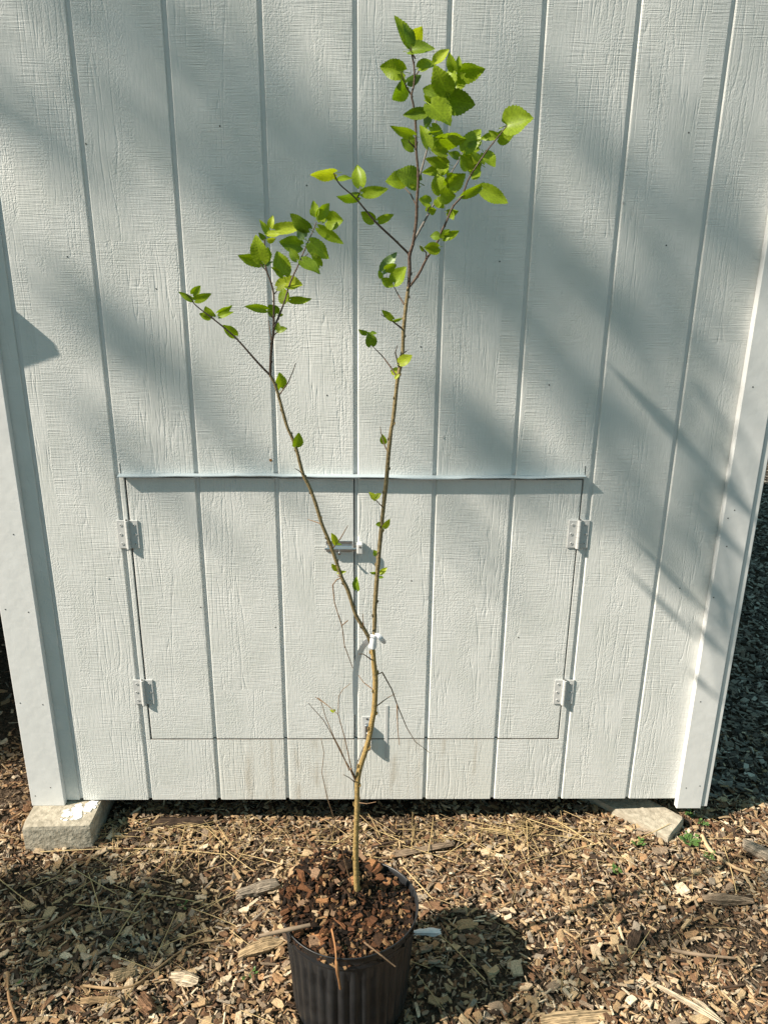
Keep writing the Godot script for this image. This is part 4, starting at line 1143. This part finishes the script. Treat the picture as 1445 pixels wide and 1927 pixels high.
# ---------------------------------------------------------------- sticks, chunks, weeds
func stick(called: String, label: String, category: String, m: String, r0: float, r1: float, pts: Array, flat := 0.7, lift := 0.0) -> void:
	var o := thing(called, label, category, pts[0])
	var local := []
	for v in pts:
		var p: Vector3 = v
		if lift == 0.0: p.y = gh(p.x, p.z) + 0.010 + r0 * 0.6
		local.append(p - o.position)
	var st := new_st()
	tube(st, smooth_path(local, 5), r0, r1, 8, 0.30, flat)
	obj("wood", st, mats[m], o)

func chunk(called: String, label: String, category: String, m: String, at: Vector3, size: Vector3, yaw: float, v: int) -> void:
	# a split piece of wood: long fibres, broken ends
	var r := RandomNumberGenerator.new()
	r.seed = 700 + v
	var o := thing(called, label, category, V(at.x, gh(at.x, at.z) + at.y, at.z))
	o.rotation = Vector3(r.randf_range(-0.1, 0.1), yaw, r.randf_range(-0.08, 0.08))
	var n := 9
	var sides := 10
	var st := new_st()
	var ring := []
	var prof := []
	for k in sides:
		var a := TAU * k / sides
		var q := pow(pow(absf(cos(a)), 3.5) + pow(absf(sin(a)), 3.5), -1.0 / 3.5)
		prof.append(Vector2(cos(a), sin(a)) * q * r.randf_range(0.68, 1.12))
	for i in n + 1:
		var t := float(i) / n
		var w := (1.0 - 0.35 * pow(absf(t * 2.0 - 1.0), 3.0)) * (1.0 + 0.18 * sin(t * 5.0 + v * 1.7))
		var row := []
		for k in sides:
			var jag := r.randf_range(-0.13, 0.13) if i == 0 or i == n else r.randf_range(-0.02, 0.02)
			var p: Vector2 = prof[k] * w * r.randf_range(0.88, 1.08)
			row.append(V((t - 0.5 + jag) * size.x, p.y * size.y * 0.5 + 0.12 * size.y * sin(t * 3.0 + v), p.x * size.z * 0.5))
		ring.append(row)
	for i in n:
		for k in sides:
			var k2 := (k + 1) % sides
			var c: Vector3 = ring[i][k]
			quad(st, ring[i][k], ring[i + 1][k], ring[i + 1][k2], ring[i][k2], V(0, c.y, c.z))
	for i in [0, n]:
		for k in range(1, sides - 1): tri(st, ring[i][0], ring[i][k], ring[i][k + 1], V(i - 4.5, 0, 0))
	obj("wood", st, mats[m], o)

func weed(label: String, at: Vector3, size: float, count: int, v: int) -> void:
	var r := RandomNumberGenerator.new()
	r.seed = 800 + v
	var o := thing("weed", label, "weed", V(at.x, gh(at.x, at.z) + 0.004, at.z))
	for k in count:
		var a := r.randf() * TAU
		var tip := V(cos(a), r.randf_range(0.4, 1.3), sin(a)) * size * r.randf_range(0.4, 1.0)
		var st := new_st()
		tube(st, [Vector3.ZERO, tip * V(0.35, 0.6, 0.35), tip], 0.0009, 0.0005, 4)
		for j in 4:
			var b := a + r.randf_range(-1.4, 1.4)
			var d: Vector3 = V(cos(b), r.randf_range(-0.1, 0.6), sin(b)).normalized() * size * r.randf_range(0.25, 0.5)
			var side: Vector3 = d.cross(Vector3.UP).normalized() * d.length() * 0.38
			var base := tip * r.randf_range(0.5, 1.0)
			for s in [-1.0, 1.0]:
				quad(st, base, base + d * 0.4 + side * s, base + d, base + d * 0.5 - V(0, 0.001, 0), Vector3.UP)
		obj("sprig", st, mats["weed_leaf"], o)

func build_litter() -> void:
	stick("stick", "long curved tan twig on the mulch to the left of the pot", "stick", "chip_1", 0.0042, 0.0020, [V(-0.629, 0.0, 0.538), V(-0.556, 0.0, 0.548), V(-0.506, 0.0, 0.539), V(-0.464, 0.0, 0.495), V(-0.401, 0.0, 0.433), V(-0.322, 0.0, 0.413)])
	stick("stick", "straight brown stick in the shaded mulch below the painted block", "stick", "chip_3", 0.006, 0.0045, [V(-0.793, 0.0, 0.396), V(-0.754, 0.0, 0.362), V(-0.713, 0.0, 0.326)])
	stick("stick", "reddish brown bent stick in the bottom left corner", "stick", "chip_8", 0.0052, 0.004, [V(-0.817, 0.0, 0.506), V(-0.789, 0.0, 0.566), V(-0.744, 0.0, 0.627)])
	stick("straw_stalk", "long pale straw stalk lying along the foot of the painted block", "straw", "straw_pale", 0.0017, 0.0013, [V(-0.903, 0.0, 0.122), V(-0.697, 0.0, 0.115), V(-0.514, 0.0, 0.112), V(-0.364, 0.0, 0.128)], 0.9)
	chunk("bark_piece", "curved dark brown piece of bark just under the siding left of centre", "bark", "wood_6", V(-0.53, 0.014, -0.002), V(0.15, 0.016, 0.035), 0.06, 1)
	chunk("wood_chunk", "weathered grey pink chunk of wood behind the pot to its left", "wood chunk", "wood_5", V(-0.262, 0.016, 0.255), V(0.10, 0.034, 0.05), 0.35, 2)
	chunk("wood_chunk", "cream block of split wood near the bottom left of the pot", "wood chunk", "wood_7", V(-0.395, 0.012, 0.523), V(0.065, 0.024, 0.032), -0.25, 3)
	chunk("wood_chunk", "dark reddish cube of wood below the long curved twig", "wood chunk", "wood_3", V(-0.465, 0.014, 0.59), V(0.05, 0.034, 0.04), -0.8, 4)
	chunk("wood_chunk", "flat tan sliver of wood below the long curved twig", "wood chunk", "wood_1", V(-0.58, 0.010, 0.572), V(0.075, 0.014, 0.02), 0.05, 5)
	chunk("wood_chunk", "pale broken block with grey side left of the pot's curved twig", "wood chunk", "wood_0", V(-0.545, 0.012, 0.512), V(0.05, 0.02, 0.03), 0.3, 15)
	stick("stick", "tan forked root piece on the mulch beside the right shed corner", "stick", "chip_0", 0.009, 0.004, [V(1.020, 0.0, 0.075), V(1.020, 0.0, 0.136), V(1.057, 0.0, 0.194), V(1.095, 0.0, 0.218)])
	stick("stick", "smooth brown stick lying level on the mulch at lower right", "stick", "chip_4", 0.0062, 0.004, [V(0.784, 0.0, 0.463), V(0.829, 0.0, 0.473), V(0.929, 0.0, 0.492)])
	stick("stick", "thin charcoal grey twig slanting down at lower right", "stick", "chip_6", 0.0035, 0.002, [V(0.745, 0.0, 0.418), V(0.760, 0.0, 0.469), V(0.790, 0.0, 0.518)])
	chunk("wood_splinter", "long cream splinter of fresh wood at the bottom right", "wood splinter", "wood_7", V(0.762, 0.012, 0.603), V(0.155, 0.010, 0.016), -0.74, 6)
	chunk("wood_splinter", "short pale splinter beside the long cream one", "wood splinter", "wood_7", V(0.805, 0.012, 0.622), V(0.075, 0.009, 0.013), -0.95, 7)
	chunk("wood_chunk", "broad pinkish tan slab of wood at the bottom edge right of the pot", "wood chunk", "wood_0", V(0.51, 0.010, 0.640), V(0.15, 0.016, 0.045), 0.1, 8)
	chunk("wood_chunk", "bleached grey chunk at the right edge of the mulch", "wood chunk", "wood_5", V(1.165, 0.016, 0.14), V(0.085, 0.03, 0.05), -0.6, 9)
	chunk("wood_chunk", "dark charred chunk standing among pale chips right of the pot's shadow", "wood chunk", "wood_6", V(0.697, 0.012, 0.44), V(0.055, 0.026, 0.026), 1.0, 10)
	stick("stick", "thin pale brown twig lying level right of the pot's shadow", "stick", "chip_4", 0.0028, 0.0018, [V(0.574, 0.0, 0.436), V(0.61, 0.0, 0.428), V(0.648, 0.0, 0.427)])
	stick("stick", "short dark stick near the bottom right corner", "stick", "chip_6", 0.0042, 0.003, [V(0.865, 0.0, 0.565), V(0.89, 0.0, 0.563), V(0.919, 0.0, 0.560)])
	chunk("wood_chunk", "stout brown log piece below the right shed corner", "wood chunk", "wood_4", V(0.99, 0.012, 0.313), V(0.11, 0.028, 0.03), -0.2, 11)
	chunk("bark_piece", "dusty brown flat plank of bark on the mulch behind the pot", "bark", "wood_4", V(0.19, 0.012, 0.115), V(0.17, 0.014, 0.032), 0.18, 12)
	stick("stick", "dark thin stick beside the dusty plank of bark behind the pot", "stick", "chip_6", 0.004, 0.0022, [V(0.046, 0.0, 0.102), V(0.104, 0.0, 0.087), V(0.154, 0.0, 0.072)])
	chunk("wood_chunk", "silvery weathered sliver of wood touching the right side of the pot", "wood chunk", "silver_wood", V(0.182, 0.055, 0.44), V(0.06, 0.014, 0.018), -0.05, 13)
	chunk("wood_chunk", "large tan wedge of wood leaning by the left side of the pot", "wood chunk", "wood_0", V(-0.225, 0.012, 0.445), V(0.10, 0.022, 0.032), 0.45, 14)
	stick("stick", "smooth grey brown stick poking out of the pot over its left rim", "stick", "chip_4", 0.0042, 0.0046, [V(-0.190, 0.284, 0.662), V(-0.15, 0.288, 0.655), V(-0.085, 0.290, 0.640)], 0.9, 1.0)
	stick("bark_strip", "orange brown strip of bark hanging over the front rim of the pot", "bark", "bark_6", 0.005, 0.0026, [V(-0.039, 0.285, 0.648), V(-0.030, 0.284, 0.690), V(-0.026, 0.272, 0.722), V(-0.022, 0.235, 0.722), V(-0.019, 0.205, 0.720)], 0.4, 1.0)
	stick("twig", "thin purplish twig sticking out over the front right rim of the pot", "twig", "bark_twig", 0.0026, 0.0012, [V(0.030, 0.285, 0.680), V(0.06, 0.288, 0.71), V(0.092, 0.288, 0.740)], 0.9, 1.0)
	weed("largest green weed clump beside the forked root near the right shed corner", V(0.973, 0, 0.099), 0.032, 16, 1)
	weed("small green weed below the forked root", V(1.006, 0, 0.159), 0.018, 7, 2)
	weed("small green weed in the mulch left of the tilted paver", V(0.816, 0, 0.107), 0.022, 8, 3)
	weed("lowest green weed in the mulch right of the pot", V(0.725, 0, 0.205), 0.018, 9, 4)
	weed("green weed between the tilted paver and the right corner board", V(1.024, 0, -0.02), 0.022, 9, 5)
	weed("tiny weed right of the tilted paver", V(1.045, 0, 0.02), 0.018, 6, 6)
	weed("faint small weed in the shaded mulch left of the pot", V(-0.452, 0, 0.302), 0.014, 5, 7)
	weed("bright green seedling left of the pot near the picture's bottom", V(-0.247, 0, 0.519), 0.022, 4, 8)
	weed("tiny weed in the bottom left corner beside the reddish stick", V(-0.788, 0, 0.526), 0.013, 4, 9)

# ---------------------------------------------------------------- the tree that dapples the wall, out of the picture to the left
func build_shade_tree() -> void:
	var back := -SUN.normalized()
	var e1 := V(1.08, -1.0, 0).normalized()
	var e2 := V(1.0, 1.08, 0).normalized()
	var u := (e1 - back * e1.dot(back))
	var squeeze := u.length()
	u = u.normalized()
	var root := V(-12.6, 0, 4.3)
	var t := thing("shade_tree", "tall leafy tree standing left of the shed", "tree", root)
	var leaf_st := new_st()
	for s in [-1.0, 1.0]:
		quad(leaf_st, V(0, 0, 0), V(0.35 * s, 0.12, 0.3), V(0.0, 0.0, 1.0), V(0, -0.03, 0.5), Vector3.UP)
	var leaf_m := leaf_st.commit()
	var r := RandomNumberGenerator.new()
	r.seed = 44
	var wood := new_st()
	var trunk_top := V(-12.8, 12.4, 3.9)
	var xs := []
	var add := func(c: Vector3, du: float, d2: float, cover: float, leaf_size: float) -> void:
		var n := int(-log(1.0 - cover) * PI * du * d2 / (leaf_size * leaf_size * 0.17))
		var sprays := []
		for i in 5:
			var q := sqrt(r.randf())
			var a := r.randf() * TAU
			sprays.append(Vector2(cos(a) * q, sin(a) * q) * 0.8)
		for i in n:
			var q := sqrt(r.randf())
			var a := r.randf() * TAU
			var o2 := Vector2(cos(a) * q, sin(a) * q)
			if i % 4: o2 = (sprays[i % 5] as Vector2) + o2 * 0.45
			var p: Vector3 = c + u * o2.x * du + e2 * o2.y * d2 + back * r.randfn() * 0.3
			var b := Basis(V(r.randfn(), r.randfn(), r.randfn()).normalized(), r.randf() * TAU)
			xs.append(Transform3D(b.scaled_local(Vector3.ONE * leaf_size * r.randf_range(0.8, 1.2)), p - root))
		var hang := c + V(0, maxf(3.0, 12.2 - c.y), 0) if c.y > 6.6 else c + V(-0.8, 0.3, 0.8)
		var from := trunk_top if c.y > 6.6 else root.lerp(trunk_top, 0.5)
		tube(wood, smooth_path([from - root, from.lerp(hang, 0.5) + V(0, 0.5, 0) - root, hang - root], 4), 0.04, 0.014, 6, 0.1)
		tube(wood, smooth_path([hang - root, hang.lerp(c, 0.5) + V(0.05, 0, 0.05) - root, c - root], 3), 0.012, 0.004, 5, 0.1)
	for q in SHADE:
		var c: Vector3 = e1 * q[0] + e2 * q[1] + back * (q[5] + 2.2)
		add.call(c, q[2] * squeeze, q[3], q[4], 0.07)
	for q in GROUND_SHADE:
		add.call(V(q[0], 0, q[1]) + back * q[4], q[2], q[2], q[3], 0.07)
	for k in 16:      # the rest of the crown, whose shadow falls elsewhere
		var a := r.randf() * TAU
		add.call(trunk_top + V(-2.0 + cos(a) * 1.8, r.randf_range(0.0, 2.4), -2.0 + sin(a) * 1.6), 0.45, 0.5, 0.8, 0.10)
	var tr := new_st()
	tube(tr, smooth_path([Vector3.ZERO, V(0.1, 4.2, -0.1), V(-0.1, 8.4, -0.3), trunk_top - root], 5), 0.19, 0.07, 10, 0.1)
	obj("trunk", tr, mats["tree_bark"], t)
	obj("limbs", wood, mats["tree_bark"], t)
	var mm := MultiMesh.new()
	mm.transform_format = MultiMesh.TRANSFORM_3D
	mm.mesh = leaf_m
	mm.instance_count = xs.size()
	for i in xs.size(): mm.set_instance_transform(i, xs[i])
	var o := MultiMeshInstance3D.new()
	o.name = "crown"
	o.multimesh = mm
	o.material_override = mats["tree_leaf"]
	tag(o, "", "", "", "stuff")
	t.add_child(o, true)
	# a thin drooping branch nearer the shed, with long narrow leaves
	var w := thing("overhanging_branch", "drooping branch with narrow leaves above the left of the shed", "branch", V(-3.4, 4.9, 1.6))
	var bs := new_st()
	for q in [[0.80, 1.22, 0.30, 0.016], [0.86, 0.80, 0.24, 0.010], [0.84, 0.73, 0.22, 0.009], [0.99, 1.04, 0.20, 0.020], [0.98, 0.93, 0.2, 0.016], [0.99, 0.62, 0.16, 0.012], [1.0, 0.75, 0.12, 0.020], [0.99, 0.48, 0.12, 0.010]]:
		var c: Vector3 = V(q[0], q[1], 0.01) + back * 2.6
		var d: Vector3 = u * squeeze * q[2]
		var st := new_st()
		var y: Vector3 = e2 * q[3]
		quad(st, c - d - w.position, c + y - d * 0.2 - w.position, c + d - w.position, c - y - d * 0.1 - w.position, back)
		tube(bs, smooth_path([Vector3.ZERO, (c - w.position) * 0.55 + V(0, 0.25, 0), c + d - w.position], 5), 0.010, 0.003, 5)
		obj("leaf", st, mats["tree_leaf"], w)
	tube(bs, smooth_path([V(-5.2, 1.2, 2.4), V(-2.2, 1.0, 1.2), Vector3.ZERO], 5), 0.04, 0.012, 6)
	obj("wood", bs, mats["tree_bark"], w)

# per clump: along the shadow's fall, across it, half lengths, cover, metres towards the sun
const SHADE := [
	[-1.42, 0.67, 0.23, 0.105, 0.76, 8.5], [-1.72, 0.90, 0.21, 0.105, 0.58, 9.0], [-1.80, 1.10, 0.30, 0.115, 0.66, 10.0], [-2.02, 0.92, 0.17, 0.095, 0.53, 9.0], [-1.25, 1.25, 0.37, 0.161, 0.88, 9.5], [-1.65, 1.28, 0.23, 0.138, 0.63, 10.0],
	[-0.58, 1.09, 0.23, 0.115, 0.85, 8.5], [-1.02, 0.62, 0.13, 0.063, 0.65, 7.5], [-0.72, 1.42, 0.34, 0.149, 0.68, 10.0], [-0.38, 1.60, 0.34, 0.138, 0.74, 9.0],
	[-0.30, 1.33, 0.28, 0.115, 0.85, 9.0], [-0.12, 1.20, 0.21, 0.081, 0.68, 8.5], [-0.80, 1.74, 0.25, 0.115, 0.57, 10.0], [-0.45, 1.88, 0.25, 0.103, 0.71, 9.0],
	[-0.95, 1.38, 0.23, 0.103, 0.63, 9.0], [-0.95, 0.45, 0.17, 0.053, 0.38, 8.5], [-0.50, 0.87, 0.17, 0.063, 0.40, 7.5], [-1.30, 0.42, 0.19, 0.084, 0.44, 9.0], [-1.20, 1.55, 0.34, 0.115, 0.59, 10.0]]
const GROUND_SHADE := [[-0.64, 0.33, 0.17, 0.85, 8.5], [-0.86, 0.27, 0.15, 0.8, 8.5], [-0.45, 0.40, 0.10, 0.6, 9.0]]

func _ready() -> void:
	rng.seed = 2024
	bumps.seed = 7
	bumps.frequency = 0.02
	bumps.fractal_octaves = 3
	var cam := Camera3D.new()
	cam.name = "camera"
	cam.position = V(0.03565, 1.63719, 1.90182)
	cam.rotation = V(-0.32552, -0.02024, 0.01098)
	cam.fov = 67.32
	cam.near = 0.02
	cam.far = 900.0
	add_child(cam)
	var sky_m := ProceduralSkyMaterial.new()
	sky_m.sky_top_color = Color(0.48, 0.68, 0.735)
	sky_m.sky_horizon_color = Color(0.845, 0.92, 0.912)
	sky_m.sky_curve = 0.12
	sky_m.ground_bottom_color = Color(0.20, 0.17, 0.13)
	sky_m.ground_horizon_color = Color(0.50, 0.52, 0.50)
	sky_m.sky_energy_multiplier = 0.74
	var sky := Sky.new()
	sky.sky_material = sky_m
	var env := Environment.new()
	env.background_mode = Environment.BG_SKY
	env.sky = sky
	env.tonemap_mode = Environment.TONE_MAPPER_LINEAR
	env.tonemap_exposure = 1.77
	env.sdfgi_enabled = true
	env.ssao_enabled = true
	env.ssil_enabled = true
	var we := WorldEnvironment.new()
	we.name = "world"
	we.environment = env
	add_child(we)
	var sun := DirectionalLight3D.new()
	sun.name = "sun"
	sun.basis = Basis.looking_at(SUN.normalized(), Vector3.UP)
	sun.light_energy = 1.6
	sun.light_color = Color(1.0, 0.958, 0.895)
	sun.light_angular_distance = 0.55
	sun.shadow_enabled = true
	add_child(sun)
	make_materials()
	build_ground()
	build_shed()
	build_blocks()
	build_pot()
	build_sapling()
	build_litter()
	build_shade_tree()
